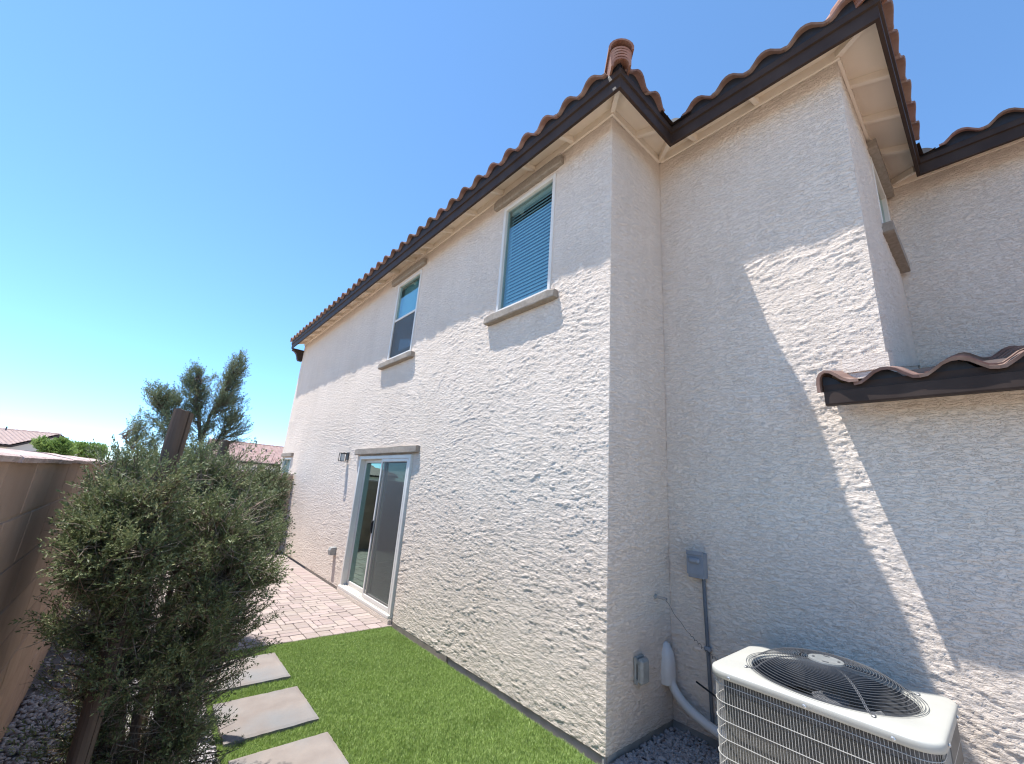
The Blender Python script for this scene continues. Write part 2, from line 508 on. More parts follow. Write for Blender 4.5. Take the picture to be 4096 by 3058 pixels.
def np_mesh(name, V, F, mt, parent=None, smooth=False):
    """V (n,3) float, F (m,k) int, all faces the same size"""
    me = bpy.data.meshes.new(name)
    k = F.shape[1]
    me.vertices.add(len(V))
    me.vertices.foreach_set('co', np.ascontiguousarray(V, np.float32).ravel())
    me.loops.add(F.size)
    me.loops.foreach_set('vertex_index', np.ascontiguousarray(F, np.int32).ravel())
    me.polygons.add(len(F))
    me.polygons.foreach_set('loop_start', np.arange(0, F.size, k, dtype=np.int32))
    me.polygons.foreach_set('loop_total', np.full(len(F), k, np.int32))
    if smooth:
        me.polygons.foreach_set('use_smooth', np.ones(len(F), bool))
    me.update(calc_edges=True)
    return link_mesh(name, me, mt, parent)

# gradient noise for real relief
def _hash(ix, iy, seed):
    h = (ix.astype(np.int64) * 374761393 + iy.astype(np.int64) * 668265263 + seed * 974634777) & 0x7fffffff
    h = (h ^ (h >> 13)) * 1274126177 & 0x7fffffff
    return (h ^ (h >> 16)) & 0xffff
def pn(x, y, seed=0):
    x0, y0 = np.floor(x), np.floor(y)
    fx, fy = x - x0, y - y0
    u, v = fx * fx * fx * (fx * (fx * 6 - 15) + 10), fy * fy * fy * (fy * (fy * 6 - 15) + 10)
    def g(dx, dy):
        a = _hash(x0 + dx, y0 + dy, seed) * (2 * np.pi / 65536)
        return np.cos(a) * (fx - dx) + np.sin(a) * (fy - dy)
    a, b, c, d = g(0, 0), g(1, 0), g(0, 1), g(1, 1)
    return ((a * (1 - u) + b * u) * (1 - v) + (c * (1 - u) + d * u) * v) * 1.5
def sstep(a, b, x):
    t = np.clip((x - a) / (b - a), 0, 1)
    return t * t * (3 - 2 * t)
def stucco(u, v, seed=0):
    """trowelled lace stucco: broken horizontal laps with sharp lower lips, torn plateaus, grain (metres)"""
    wx = u + 0.02 * pn(u * 7, v * 9, seed + 1)
    tilt = 0.22 * pn(u * 0.8, v * 0.9, seed + 3)
    big = np.clip(0.95 + 0.4 * pn(u * 1.1, v * 1.4, seed + 4), 0.75, 1.2)
    h = np.zeros_like(u)
    for F, amp, k, cov in ((15.0, 0.0022, 10, 0.06), (24.0, 0.0025, 20, 0.0), (37.0, 0.0021, 30, -0.05)):
        q = v * F + tilt * wx * F * 0.6 + 1.1 * pn(wx * F * 0.13, v * F * 0.28, seed + k) + 0.45 * pn(wx * F * 0.5, v * F * 0.7, seed + k + 1) + 0.28 * pn(wx * F * 1.9, v * F * 1.7, seed + k + 2)
        s = q - np.floor(q)
        row = np.floor(q)
        lap = sstep(0, 0.04, s) * (1 - sstep(0.10, 0.90, s))
        msk = sstep(cov, cov + 0.08, pn(wx * F * 0.26 + row * 7.7, row * 3.1 + v * F * 0.12, seed + k + 5))
        h += amp * lap * msk * big
    pl = pn(wx * 20, v * 44, seed + 50) + 0.5 * pn(wx * 46, v * 80, seed + 51)
    h += 0.0012 * sstep(0.08, 0.14, pl) * big
    pit = pn(u * 58, v * 66, seed + 55)
    h -= 0.0014 * sstep(0.30, 0.42, pit)
    h += 0.0007 * pn(u * 100, v * 110, seed + 60)
    return h

def grid_lines(a, b, step, extra=()):
    """coordinates from a to b with local step(t), passing exactly through extra"""
    marks = sorted([a, b] + [e for e in extra if a < e < b])
    out = [a]
    for p, q in zip(marks[:-1], marks[1:]):
        t, seg = p, []
        while t < q:
            t += step(t)
            seg.append(t)
        seg = np.array(seg)
        seg = p + (seg - p) * (q - p) / (seg[-1] - p)
        out += list(seg)
    return np.array(out)

def stucco_wall(name, parent, axis, plane, out_sign, ulines, zlines, holes=(), keep=None, seed=0, amp=1.0):
    """a stuccoed wall: axis 0 -> plane x=const with u=y; axis 1 -> plane y=const with u=x"""
    U, Z = np.meshgrid(ulines, zlines, indexing='ij')
    h = stucco(U, Z, seed) * amp
    e = np.minimum.reduce([U - ulines[0], ulines[-1] - U, Z - zlines[0] + 0.02, zlines[-1] - Z + 0.02])
    fade = sstep(0.0, 0.012, e)
    for (u0, u1, z0, z1) in holes:
        d = np.maximum(np.maximum(u0 - U, U - u1), np.maximum(z0 - Z, Z - z1))
        fade = fade * sstep(0.0, 0.02, np.maximum(d, 0))
    D = out_sign * h * fade
    if axis == 0:
        V = np.stack([plane + D, U, Z], -1)
    else:
        V = np.stack([U, plane + D, Z], -1)
    nu, nz = U.shape
    ii, jj = np.meshgrid(np.arange(nu - 1), np.arange(nz - 1), indexing='ij')
    uc, zc = (ulines[:-1] + ulines[1:]) / 2, (zlines[:-1] + zlines[1:]) / 2
    UC, ZC = np.meshgrid(uc, zc, indexing='ij')
    ok = np.ones(UC.shape, bool)
    for (u0, u1, z0, z1) in holes:
        ok &= ~((UC > u0) & (UC < u1) & (ZC > z0) & (ZC < z1))
    if keep is not None:
        ok &= keep(UC, ZC)
    a = (ii * nz + jj)[ok]
    F = np.stack([a, a + nz, a + nz + 1, a + 1], -1)
    flip = (axis == 0 and out_sign < 0) or (axis == 1 and out_sign > 0)
    if flip:
        F = F[:, ::-1]
    used = np.unique(F)
    rem = np.zeros(V.reshape(-1, 3).shape[0], np.int64)
    rem[used] = np.arange(len(used))
    return np_mesh(name, V.reshape(-1, 3)[used], rem[F], 'stucco', parent, smooth=False)

# ------------------------------------------------------------------ measured geometry
XB, YC, XE = 0.9015, -1.645, 3.10          # planes of the stepped walls
FAR = 10.9                                 # far end of the long wall
OV = 0.327                                 # eave overhang to the fascia
FZ0, FZ1 = 5.315, 5.505                    # fascia bottom / top
ZS = 5.56                                  # wall top under the sheathing
SLOPE = 1 / 3.0
WB = 0.030                                 # lower edge of the stucco
WIN1 = (0.755, 1.662, 3.765, 5.243)
WIN2 = (3.807, 4.680, 3.752, 5.222)
DOOR = (3.298, 5.143, 0.067, 2.127)
WIN3 = (9.78, 10.62, 1.25, 2.17)
LX = -3.08                                 # face of the boundary wall
WALLTOP = 1.715
RET = 9.19                                 # face of the return wall

# ------------------------------------------------------------------ ground
gd = MB()
gd.add([(-900, -900, -0.06), (900, -900, -0.06), (900, 900, -0.06), (-900, 900, -0.06)], [(0, 1, 2, 3)])
tag(gd.build('ground', 'dirt'), kind='structure')
tb = MB()
tb.add([(-2.02, -0.45, -0.016), (-0.035, -0.45, -0.016), (-0.035, 3.235, -0.016), (-2.02, 3.235, -0.016)], [(0, 1, 2, 3)])
tag(tb.build('lawn', 'turfbed'), kind='structure')
cw = MB()
cw.box((-2.02, -9.0, -0.05), (-0.045, -0.46, -0.004))  # unseen slab, added to bounce warm light up under the eaves
tag(cw.build('bounce_slab', 'bounce_concrete'), kind='structure')
gb = MB()
gb.add([(LX, -4, -0.03), (-2.02, -4, -0.03), (-2.02, RET, -0.03), (LX, RET, -0.03)], [(0, 1, 2, 3)])
gb.add([(-0.035, -5, -0.03), (XB, -5, -0.03), (XB, 0, -0.03), (-0.035, 0, -0.03)], [(0, 1, 2, 3)])
tag(gb.build('planting_bed', 'gravelbed'), kind='structure')

# ------------------------------------------------------------------ house
house = empty('house', (0, 0, 0), 'two storey cream stucco house with clay tile roof and stepped corners', 'house')

# stuccoed walls with real relief
ystepA = lambda y: min(0.034, max(0.0075, ((y + 2.03) ** 2 + 7.7) / 1148 / 1.15))
ylA = grid_lines(0.0, FAR, ystepA, (WIN1[0], WIN1[1], WIN2[0], WIN2[1], DOOR[0], DOOR[1], WIN3[0], WIN3[1]))
zlA = grid_lines(WB, ZS, lambda z: 0.0092, (WIN1[2], WIN1[3], WIN2[2], WIN2[3], DOOR[2], DOOR[3], WIN3[2], WIN3[3]))
stucco_wall('wall', house, 0, 0.0, -1, ylA, zlA, holes=(WIN1, WIN2, DOOR, WIN3), seed=1, amp=1.0)
stucco_wall('wall', house, 1, 0.0, -1, grid_lines(0.0, XB, lambda t: 0.012), grid_lines(WB, ZS, lambda z: 0.009), seed=100, amp=1.5)
zlC = grid_lines(WB, ZS, lambda z: 0.0090, (2.86,))
ylC = grid_lines(-4.6, 0.0, lambda t: 0.0092 if t > -2.35 else 0.05, (YC,))
stucco_wall('wall', house, 0, XB, -1, ylC, zlC, keep=lambda u, z: (u > YC) | (z < 2.5), seed=200, amp=1.3)
stucco_wall('wall', house, 1, YC, -1, grid_lines(XB, XE, lambda t: 0.016, (2.12, 2.95)), grid_lines(2.7, ZS, lambda z: 0.010, (4.47, 5.30)),
            holes=((2.12, 2.95, 4.47, 5.30),), seed=300, amp=1.6)
stucco_wall('wall', house, 0, XE, -1, grid_lines(-4.6, YC, lambda t: 0.014), grid_lines(3.2, ZS, lambda z: 0.013), seed=400, amp=1.5)
# hidden sides that close the building
hb = MB()
hb.box((0.0, FAR - 0.2, 0), (9.0, FAR, ZS))
hb.box((8.8, -4.6, 0), (9.0, FAR - 0.2, ZS))
hb.box((XB, -4.8, 0), (9.0, -4.6, 2.5))
hb.box((XE, -4.8, 2.5), (9.0, -4.6, ZS))
hb.build('wall', 'stucco', house)
# foundation strip
ft = MB()
ft.box((0.022, 0.0, -0.2), (0.12, FAR, WB + 0.01))
ft.build('footing', 'footing', house)
ft = MB()
ft.box((0.0, 0.012, -0.2), (XB + 0.03, 0.03, WB + 0.01))
ft.box((XB + 0.012, -4.6, -0.2), (XB + 0.12, 0.0115, WB + 0.01))
ft.build('footing', 'footing', house)
# rooms behind the glass
rm = MB()
rm.box((0.16, 0.06, 2.62), (8.8, FAR - 0.2, 2.74))
rm.box((XB + 0.2, -4.6, 2.62), (8.8, -0.1, 2.74))
rm.box((3.2, 2.0, 0.05), (3.3, 7.5, 2.62))
rm.box((0.16, 2.35, 0.05), (3.2, 2.45, 2.62))
rm.box((0.16, 7.0, 0.05), (3.2, 7.1, 2.62))
rm.box((2.2, -0.1, 2.74), (2.3, FAR - 0.2, ZS))
rm.box((0.16, 2.6, 2.74), (2.2, 2.7, ZS))
rm.build('room', 'room', house)
rf = MB()
rf.box((0.0, 2.0, -0.1), (3.2, 7.1, 0.06))
rf.build('room_floor', 'roomfloor', house)

def window_frame(hole, depth=0.055, fw=0.045, rails=()):
    """vinyl frame set in a hole of the long wall"""
    y0, y1, z0, z1 = hole
    b = MB()
    xo, xi = -0.012, depth
    b.bbox((xo, y0, z0), (xi, y0 + fw, z1), 0.005)
    b.bbox((xo, y1 - fw, z0), (xi, y1, z1), 0.005)
    b.bbox((xo + 0.001, y0 + fw - 0.004, z1 - fw), (xi, y1 - fw + 0.004, z1 - 0.001), 0.005)
    b.bbox((xo + 0.001, y0 + fw - 0.004, z0 + 0.001), (xi, y1 - fw + 0.004, z0 + fw), 0.005)
    for zr in rails:
        b.bbox((xo + 0.014, y0 + fw - 0.004, zr - 0.02), (xi - 0.002, y1 - fw + 0.004, zr + 0.02), 0.004)
    # return of the wall behind the frame
    b.box((xi - 0.001, y0 - 0.02, z0 - 0.02), (0.16, y0 + 0.012, z1 + 0.02))
    b.box((xi - 0.001, y1 - 0.012, z0 - 0.02), (0.16, y1 + 0.02, z1 + 0.02))
    b.box((xi - 0.001, y0 + 0.012, z1 - 0.012), (0.16, y1 - 0.012, z1 + 0.02))
    b.box((xi - 0.001, y0 + 0.012, z0 - 0.02), (0.16, y1 - 0.012, z0 + 0.012))
    return b

def trim_bar(y0, y1, z0, z1, depth, seed, taper=0.02):
    """foam-and-stucco lintel or sill with uneven rounded edges, on the long wall"""
    rng = np.random.default_rng(seed)
    prof = []
    c = 0.013
    pts = [(0.03, z0), (-depth + c, z0), (-depth + c * 0.3, z0 + c * 0.3), (-depth, z0 + c), (-depth, z1 - c), (-depth + c * 0.3, z1 - c * 0.3), (-depth + c, z1), (0.03, z1)]
    n = len(pts)
    ys = np.linspace(y0, y1, 15)
    vs, fs = [], []
    for i, y in enumerate(ys):
        e = taper if i in (0, len(ys) - 1) else 0
        for (x, z) in pts:
            j = rng.normal(0, 0.0018, 2)
            zz = z + (0.4 * e if z < (z0 + z1) / 2 else -0.4 * e) + j[0]
            xx = x + (e * 0.6 if x < 0 else 0) + (j[1] if x < 0 else 0)
            vs.append((xx, y, zz))
    for i in range(len(ys) - 1):
        for k in range(n - 1):
            fs.append((i * n + k, i * n + k + 1, (i + 1) * n + k + 1, (i + 1) * n + k))
    fs.append(tuple(range(n - 1, -1, -1)))
    fs.append(tuple((len(ys) - 1) * n + k for k in range(n)))
    return MB().add(vs, fs)

# upper window with blinds
w1 = window_frame(WIN1).build('window', 'frame', house)
tag(w1, 'tall upper window with closed white blinds')
pb = MB(); pb.box((0.028, WIN1[0] + 0.04, WIN1[2] + 0.04), (0.034, WIN1[1] - 0.04, WIN1[3] - 0.04)); pb.build('pane', 'glass', w1)
slat = MB()
yc, hw = (WIN1[0] + WIN1[1]) / 2, (WIN1[1] - WIN1[0]) / 2 - 0.055
slat.add([(-0.016, -hw, -0.026), (-0.016, hw, -0.026), (-0.008, hw, 0.0), (-0.008, -hw, 0.0), (0.012, -hw, 0.026), (0.012, hw, 0.026)], [(0, 1, 2, 3), (3, 2, 5, 4)])
slat_me = slat.mesh('slat')
slat_me.materials.append(MT['blind'])
nsl = 30
for k in range(nsl):
    o = link_mesh('slat', slat_me, None, w1)
    o.location = (0.10, yc, WIN1[2] + 0.05 + k * (WIN1[3] - WIN1[2] - 0.16) / (nsl - 1))
hr = MB(); hr.box((0.075, WIN1[0] + 0.05, WIN1[3] - 0.075), (0.13, WIN1[1] - 0.05, WIN1[3] - 0.03)); hr.build('head_rail', 'blind', w1)
trim_bar(0.645, 1.835, 5.285, 5.405, 0.065, 3).build('lintel', 'trim', w1, smooth=False)
trim_bar(0.640, 1.800, 3.645, 3.742, 0.085, 4).build('sill', 'trim', w1, smooth=False)
# middle upper window: pale shade above, insect screen below
w2 = window_frame(WIN2, rails=(4.50,)).build('window', 'frame', house)
tag(w2, 'upper window with pale shade above and insect screen below')
pb = MB(); pb.box((0.036, WIN2[0] + 0.04, WIN2[2] + 0.04), (0.041, WIN2[1] - 0.04, 4.485)); pb.build('pane', 'glass', w2)
pb = MB(); pb.box((0.022, WIN2[0] + 0.04, 4.515), (0.027, WIN2[1] - 0.04, WIN2[3] - 0.04)); pb.build('pane', 'glass', w2)
pb = MB(); pb.box((0.010, WIN2[0] + 0.044, WIN2[2] + 0.044), (0.0108, WIN2[1] - 0.044, 4.482)); pb.build('screen', 'screen', w2)
pb = MB(); pb.box((0.10, WIN2[0] + 0.05, 4.45), (0.104, WIN2[1] - 0.05, WIN2[3] - 0.03)); pb.build('shade', 'shade', w2)
trim_bar(3.68, 4.91, 5.262, 5.375, 0.065, 5).build('lintel', 'trim', w2)
trim_bar(3.665, 4.88, 3.632, 3.728, 0.085, 6).build('sill', 'trim', w2)
# small window beyond the return wall
w3 = window_frame(WIN3).build('window', 'frame', house)
tag(w3, 'small window at the far end of the wall')
pb = MB(); pb.box((0.028, WIN3[0] + 0.04, WIN3[2] + 0.04), (0.034, WIN3[1] - 0.04, WIN3[3] - 0.04)); pb.build('pane', 'glass', w3)
pb = MB(); pb.box((0.10, WIN3[0] + 0.05, WIN3[2] + 0.03), (0.104, WIN3[1] - 0.05, WIN3[3] - 0.03)); pb.build('shade', 'shade', w3)
trim_bar(9.68, 10.72, 2.19, 2.29, 0.07, 7).build('lintel', 'trim', w3)
# side window in the return above the low roof
w4 = MB()
for (a, b) in (((2.12, YC - 0.01, 4.47), (2.165, YC + 0.06, 5.30)), ((2.905, YC - 0.01, 4.47), (2.95, YC + 0.06, 5.30)),
               ((2.16, YC - 0.009, 5.255), (2.91, YC + 0.06, 5.299)), ((2.16, YC - 0.009, 4.471), (2.91, YC + 0.06, 4.515))):
    w4.bbox(a, b, 0.004)
w4o = w4.build('window', 'frame', house)
tag(w4o, 'narrow side window tucked under the upper eave')
pb = MB(); pb.box((2.16, YC + 0.03, 4.51), (2.91, YC + 0.036, 5.26)); pb.build('pane', 'glass', w4o)
def trim_bar_y(x0, x1, z0, z1, depth):
    b = MB()
    c = 0.02
    b.prism([(x0, z0 + c * 0.5), (x0 + c, z0), (x1 - c, z0), (x1, z0 + c * 0.5), (x1, z1 - c * 0.5), (x1 - c, z1), (x0 + c, z1), (x0, z1 - c * 0.5)], 1, YC - depth, YC + 0.02)
    return b
trim_bar_y(2.02, 3.05, 5.315, 5.42, 0.075).build('lintel', 'trim', w4o)
trim_bar_y(2.02, 3.05, 4.345, 4.46, 0.085).build('sill', 'trim', w4o)

# sliding door
y0, y1, z0, z1 = DOOR
d = MB()
fw = 0.055
d.bbox((-0.03, y0, z0), (0.11, y0 + fw, z1), 0.005)
d.bbox((-0.03, y1 - fw, z0), (0.11, y1, z1), 0.005)
d.bbox((-0.029, y0 + fw - 0.004, z1 - fw), (0.11, y1 - fw + 0.004, z1 - 0.001), 0.005)
d.bbox((-0.055, y0 + 0.002, z0 - 0.012), (0.11, y1 - 0.002, z0 + 0.030), 0.005)
for xr in (-0.035, -0.008, 0.020, 0.050):
    d.box((xr, y0 + fw, z0 + 0.0295), (xr + 0.006, y1 - fw, z0 + 0.044))
# flat nailing trim round the frame
d.box((-0.012, y0 - 0.012, z0), (0.0, y0 - 0.0005, z1 + 0.012))
d.box((-0.012, y1 + 0.0005, z0), (0.0, y1 + 0.012, z1 + 0.012))
dr = d.build('sliding_door', 'frame', house)
tag(dr, 'white framed sliding glass door with grey insect screen')
ym = 4.22
def sash(ya, yb, xa, xb, s=0.048, zb=None):
    b = MB()
    zl, zh = z0 + 0.044, z1 - fw - 0.002
    b.bbox((xa, ya, zl), (xb, ya + s, zh), 0.004)
    b.bbox((xa, yb - s, zl), (xb, yb, zh), 0.004)
    b.bbox((xa + 0.001, ya + s - 0.003, zh - s), (xb - 0.001, yb - s + 0.003, zh), 0.004)
    b.bbox((xa + 0.001, ya + s - 0.003, zl), (xb - 0.001, yb - s + 0.003, zl + s * 1.25), 0.004)
    return b
p1 = sash(ym - 0.05, y1 - fw - 0.004, 0.056, 0.086).build('door_panel', 'frame', dr)
p2 = sash(y0 + fw + 0.004, ym + 0.02, 0.018, 0.048).build('door_panel', 'frame', dr)
pb = MB(); pb.box((0.068, ym, z0 + 0.11), (0.074, y1 - fw - 0.06, z1 - fw - 0.06)); pb.build('pane', 'doorglass', dr)
pb = MB(); pb.box((0.030, y0 + fw + 0.06, z0 + 0.11), (0.036, ym - 0.035, z1 - fw - 0.06)); pb.build('pane', 'doorglass', dr)
sf = sash(y0 + fw + 0.008, ym + 0.03, -0.026, -0.006, s=0.042)
sf.build('screen_frame', 'frame', dr)
pb = MB()
# slightly slack mesh
ny, nzz = 14, 30
vs, fs = [], []
for i in range(ny + 1):
    for j in range(nzz + 1):
        a, b_ = i / ny, j / nzz
        sag = 0.007 * math.sin(math.pi * a) * math.sin(math.pi * b_) + 0.0015 * math.sin(9 * a + 5 * b_) * math.sin(math.pi * a) * math.sin(math.pi * b_)
        vs.append((-0.016 - sag, y0 + fw + 0.045 + a * (ym + 0.03 - 0.037 - (y0 + fw + 0.045)), z0 + 0.09 + b_ * (z1 - fw - 0.038 - z0 - 0.09)))
for i in range(ny):
    for j in range(nzz):
        q = i * (nzz + 1) + j
        fs.append((q, q + 1, q + nzz + 2, q + nzz + 1))
pb.add(vs, fs).build('screen', 'screen', dr, smooth=True)
hd = MB()
hd.bbox((-0.045, ym - 0.015, 0.98), (-0.024, ym + 0.028, 1.16), 0.006)
hd.bbox((-0.055, ym - 0.005, 1.0), (-0.043, ym + 0.012, 1.14), 0.004)
hd.build('handle', 'black', dr)
trim_bar(3.125, 5.335, 2.145, 2.25, 0.075, 8).build('lintel', 'trim', dr)
th = MB()
th.bbox((-0.055, y0 - 0.015, -0.05), (0.0, y1 + 0.015, z0 - 0.0125), 0.006)
th.build('threshold', 'stucco', dr)

# ---- roof ---------------------------------------------------------------
EA, EC, EE = -OV, XB - OV, XE - OV        # x of the three eaves that face the yard
EB, ED = -OV, YC - OV                      # y of the two short eaves
ZR = FZ0 + 0.125                           # sheathing underside at the fascia

def roof_h(x, y):
    h1 = np.minimum(x - EA, y - EB)
    h2 = np.minimum(x - EC, y - ED)
    h3 = x - EE + 0 * y
    return np.maximum.reduce([h1, h2, h3])

roof = MB()
# sheathing: cream boards seen from below along each eave (sloped), 25 mm thick, mitred at hips and valleys
def eave_strip(b, pts_out, pts_in, zo, zi, t=0.02):
    """quad between an outer and an inner line, with thickness"""
    (a, c), (a2, c2) = pts_out, pts_in
    vs = [(a[0], a[1], zo), (c[0], c[1], zo), (c2[0], c2[1], zi), (a2[0], a2[1], zi)]
    vs += [(x, y, z + t) for (x, y, z) in vs]
    b.add(vs, [(0, 1, 2, 3), (7, 6, 5, 4), (0, 4, 5, 1), (1, 5, 6, 2), (2, 6, 7, 3), (3, 7, 4, 0)])
D_IN = 0.42
zi = ZR + D_IN * SLOPE
YF = FAR + 0.16
IN_ = 0.03
eave_strip(roof, ((EA + IN_, EB + IN_), (EA + IN_, YF)), ((EA + D_IN, EB + D_IN), (EA + D_IN, YF)), ZR + IN_ * SLOPE, zi)
eave_strip(roof, ((EA + IN_, EB + IN_), (EC + IN_, EB + IN_)), ((EA + D_IN, EB + D_IN), (EC + D_IN, EB + D_IN)), ZR + IN_ * SLOPE, zi)
eave_strip(roof, ((EC + IN_, EB + IN_), (EC + IN_, ED + IN_)), ((EC + D_IN, EB + D_IN), (EC + D_IN, ED + D_IN)), ZR + IN_ * SLOPE, zi)
eave_strip(roof, ((EC + IN_, ED + IN_), (EE + IN_, ED + IN_)), ((EC + D_IN, ED + D_IN), (EE + D_IN, ED + D_IN)), ZR + IN_ * SLOPE, zi)
eave_strip(roof, ((EE + IN_, ED + IN_), (EE + IN_, -4.9)), ((EE + D_IN, ED + D_IN), (EE + D_IN, -4.9)), ZR + IN_ * SLOPE, zi)
roof_o = roof.build('roof', 'eave', house)

# tile field above (corrugated surface over the whole roof)
gx = np.arange(EA + 0.30, 8.9, 0.051)
gy = np.arange(-4.85, YF, 0.051)
GX, GY = np.meshgrid(gx, gy, indexing='ij')
H = roof_h(GX, GY)
h1x = np.minimum(GX - EA, GY - EB)
sel_y = ((np.abs(H - (GX - EA)) < 1e-9) | (np.abs(H - (GX - EC)) < 1e-9) | (np.abs(H - (GX - EE)) < 1e-9))
H2 = np.minimum(H, np.maximum(9.2 - GX, 0))
cor = np.where(sel_y, np.cos(2 * np.pi * (GY + 0.018) / 0.305), np.cos(2 * np.pi * (GX - 0.1) / 0.305)) * 0.035
stepc = (H2 / 0.37 - np.floor(H2 / 0.37)) * -0.02
GZ = ZR + 0.06 + H2 * SLOPE + cor + stepc
okc = (H > 0.32)
nx_, ny_ = GX.shape
ii, jj = np.meshgrid(np.arange(nx_ - 1), np.arange(ny_ - 1), indexing='ij')
okq = okc[:-1, :-1] & okc[1:, :-1] & okc[:-1, 1:] & okc[1:, 1:]
a = (ii * ny_ + jj)[okq]
F = np.stack([a, a + ny_, a + ny_ + 1, a + 1], -1)
fld = np_mesh('tile_field', np.stack([GX, GY, GZ], -1).reshape(-1, 3), F, 'tile', roof_o)
fld['kind'] = 'stuff'

# S-profile tile mesh: local x across (crest at 0), local y up the slope, eave end at y=0
def s_prof(t):
    """height across one tile, t in [-0.5,0.5], crest at 0"""
    a = abs(t)
    if a < 0.33:
        return 0.064 * math.cos(a / 0.33 * math.pi / 2) ** 0.75
    return -0.012 * math.sin((a - 0.33) / 0.17 * math.pi / 2)
P_T = 0.305
def tile_mesh(L=0.42, name='roof_tile'):
    n = 9
    ts = [(-0.5 + i / n) * 1.04 for i in range(n + 1)]
    top = [(t * P_T, s_prof(max(-.5, min(.5, t)))) for t in ts]
    bot = [(x * 0.985, z - 0.019) for (x, z) in top]
    vs, fs = [], []
    for y, dz in ((0.0, 0.0), (L, 0.0)):
        for (x, z) in top: vs.append((x, y, z + dz))
        for (x, z) in bot: vs.append((x, y, z + dz))
    k = n + 1
    for i in range(n):
        fs.append((i, i + 1, 2 * k + i + 1, 2 * k + i))
        fs.append((k + i + 1, k + i, 3 * k + i, 3 * k + i + 1))
        fs.append((k + i, k + i + 1, i + 1, i))
    fs.append((0, 2 * k, 3 * k, k)); fs.append((n, k + n, 3 * k + n, 2 * k + n))
    me = bpy.data.meshes.new(name)
    me.from_pydata(vs, [], fs)
    me.update()
    me.polygons.foreach_set('use_smooth', [len(p.vertices) == 4 and abs(p.normal.y) < 0.5 for p in me.polygons])
    me.materials.append(MT['tile'])
    return me
TILE = tile_mesh()
ANG = math.atan(SLOPE)
trng = random.Random(5)
def place_tile(parent, edge_pt, inward, dist, zbase, slope=SLOPE):
    """edge_pt: point on the fascia line below the crest; inward: unit vector up the slope in plan"""
    o = link_mesh('roof_tile', TILE, None, parent)
    ang = math.atan(slope)
    yv = Vector((inward[0] * math.cos(ang), inward[1] * math.cos(ang), math.sin(ang)))
    zv = Vector((-inward[0] * math.sin(ang), -inward[1] * math.sin(ang), math.cos(ang)))
    xv = yv.cross(zv)
    jit = trng.uniform(-0.006, 0.006)
    p = Vector((edge_pt[0] + inward[0] * dist, edge_pt[1] + inward[1] * dist, zbase + dist * slope + trng.uniform(-0.003, 0.004)))
    p += xv * trng.uniform(-0.004, 0.004) + yv * jit
    o.matrix_local = Matrix(((xv.x, yv.x, zv.x, p.x), (xv.y, yv.y, zv.y, p.y), (xv.z, yv.z, zv.z, p.z), (0, 0, 0, 1)))
    return o
TZ = FZ1 + 0.062
TOV = 0.045
for c in range(3):
    dist = -TOV + c * 0.365
    zb = TZ + c * 0.016
    # long eave
    for k in range(-1, 37):
        y = -0.018 + P_T * k
        if y - EB > dist + 0.09 and y < YF:
            place_tile(roof_o, (EA, y), (1, 0), dist, zb)
    # short eave beside the corner
    for k in range(3):
        x = EA + 0.24 + P_T * k
        if x - EA > dist + 0.08 and x < EC + dist - 0.16:
            place_tile(roof_o, (x, EB), (0, 1), dist, zb)
    # middle eave
    for k in range(-1, 6):
        y = -0.621 - 0.3 * k
        if y - ED > dist + 0.09 and y < EB + dist - 0.16:
            place_tile(roof_o, (EC, y), (1, 0), dist, zb)
    for k in range(7):
        x = EC + 0.24 + P_T * k
        if x - EC > dist + 0.08 and x < EE + dist - 0.16:
            place_tile(roof_o, (x, ED), (0, 1), dist, zb)
    for k in range(9):
        y = ED - 0.32 - P_T * k + (P_T if c else 0)
        if y < ED + dist - 0.16 and y > -4.9:
            place_tile(roof_o, (EE, y), (1, 0), dist, zb)

# hip caps: stacked half barrels
def barrel_mesh(L=0.42, r0=0.115, r1=0.098):
    n = 10
    vs, fs = [], []
    for y, r in ((0, r0), (L, r1)):
        for rr in (r, r - 0.018):
            for i in range(n + 1):
                a = math.pi * (i / n) * 1.1 - 0.05 * math.pi
                vs.append((rr * math.cos(a), y, rr * math.sin(a) * 1.05))
    k = n + 1
    for i in range(n):
        fs.append((i, i + 1, 2 * k + i + 1, 2 * k + i)[::-1])
        fs.append((k + i + 1, k + i, 3 * k + i, 3 * k + i + 1)[::-1])
        fs.append((k + i, k + i + 1, i + 1, i)[::-1])
        fs.append((2 * k + i, 2 * k + i + 1, 3 * k + i + 1, 3 * k + i)[::-1])
    fs.append((0, 2 * k, 3 * k, k)); fs.append((n, k + n, 3 * k + n, 2 * k + n))
    me = bpy.data.meshes.new('hip_tile')
    me.from_pydata(vs, [], fs)
    me.update()
    me.materials.append(MT['hiptile'])
    return me
HIP = barrel_mesh()
def hip_line(parent, corner, n=8):
    dirv = Vector((1, 1, SLOPE)).normalized()
    for k in range(n):
        o = link_mesh('hip_tile', HIP, None, parent)
        yv = dirv
        xv = Vector((1, -1, 0)).normalized()
        zv = xv.cross(yv)
        p = Vector((corner[0], corner[1], TZ + 0.10)) + dirv * (0.22 + k * 0.35) + zv * (0.012 + 0.010 * (k > 0))
        o.matrix_local = Matrix(((xv.x, yv.x, zv.x, p.x), (xv.y, yv.y, zv.y, p.y), (xv.z, yv.z, zv.z, p.z), (0, 0, 0, 1)))
hip_line(roof_o, (EA, EB))
hip_line(roof_o, (EC, ED))
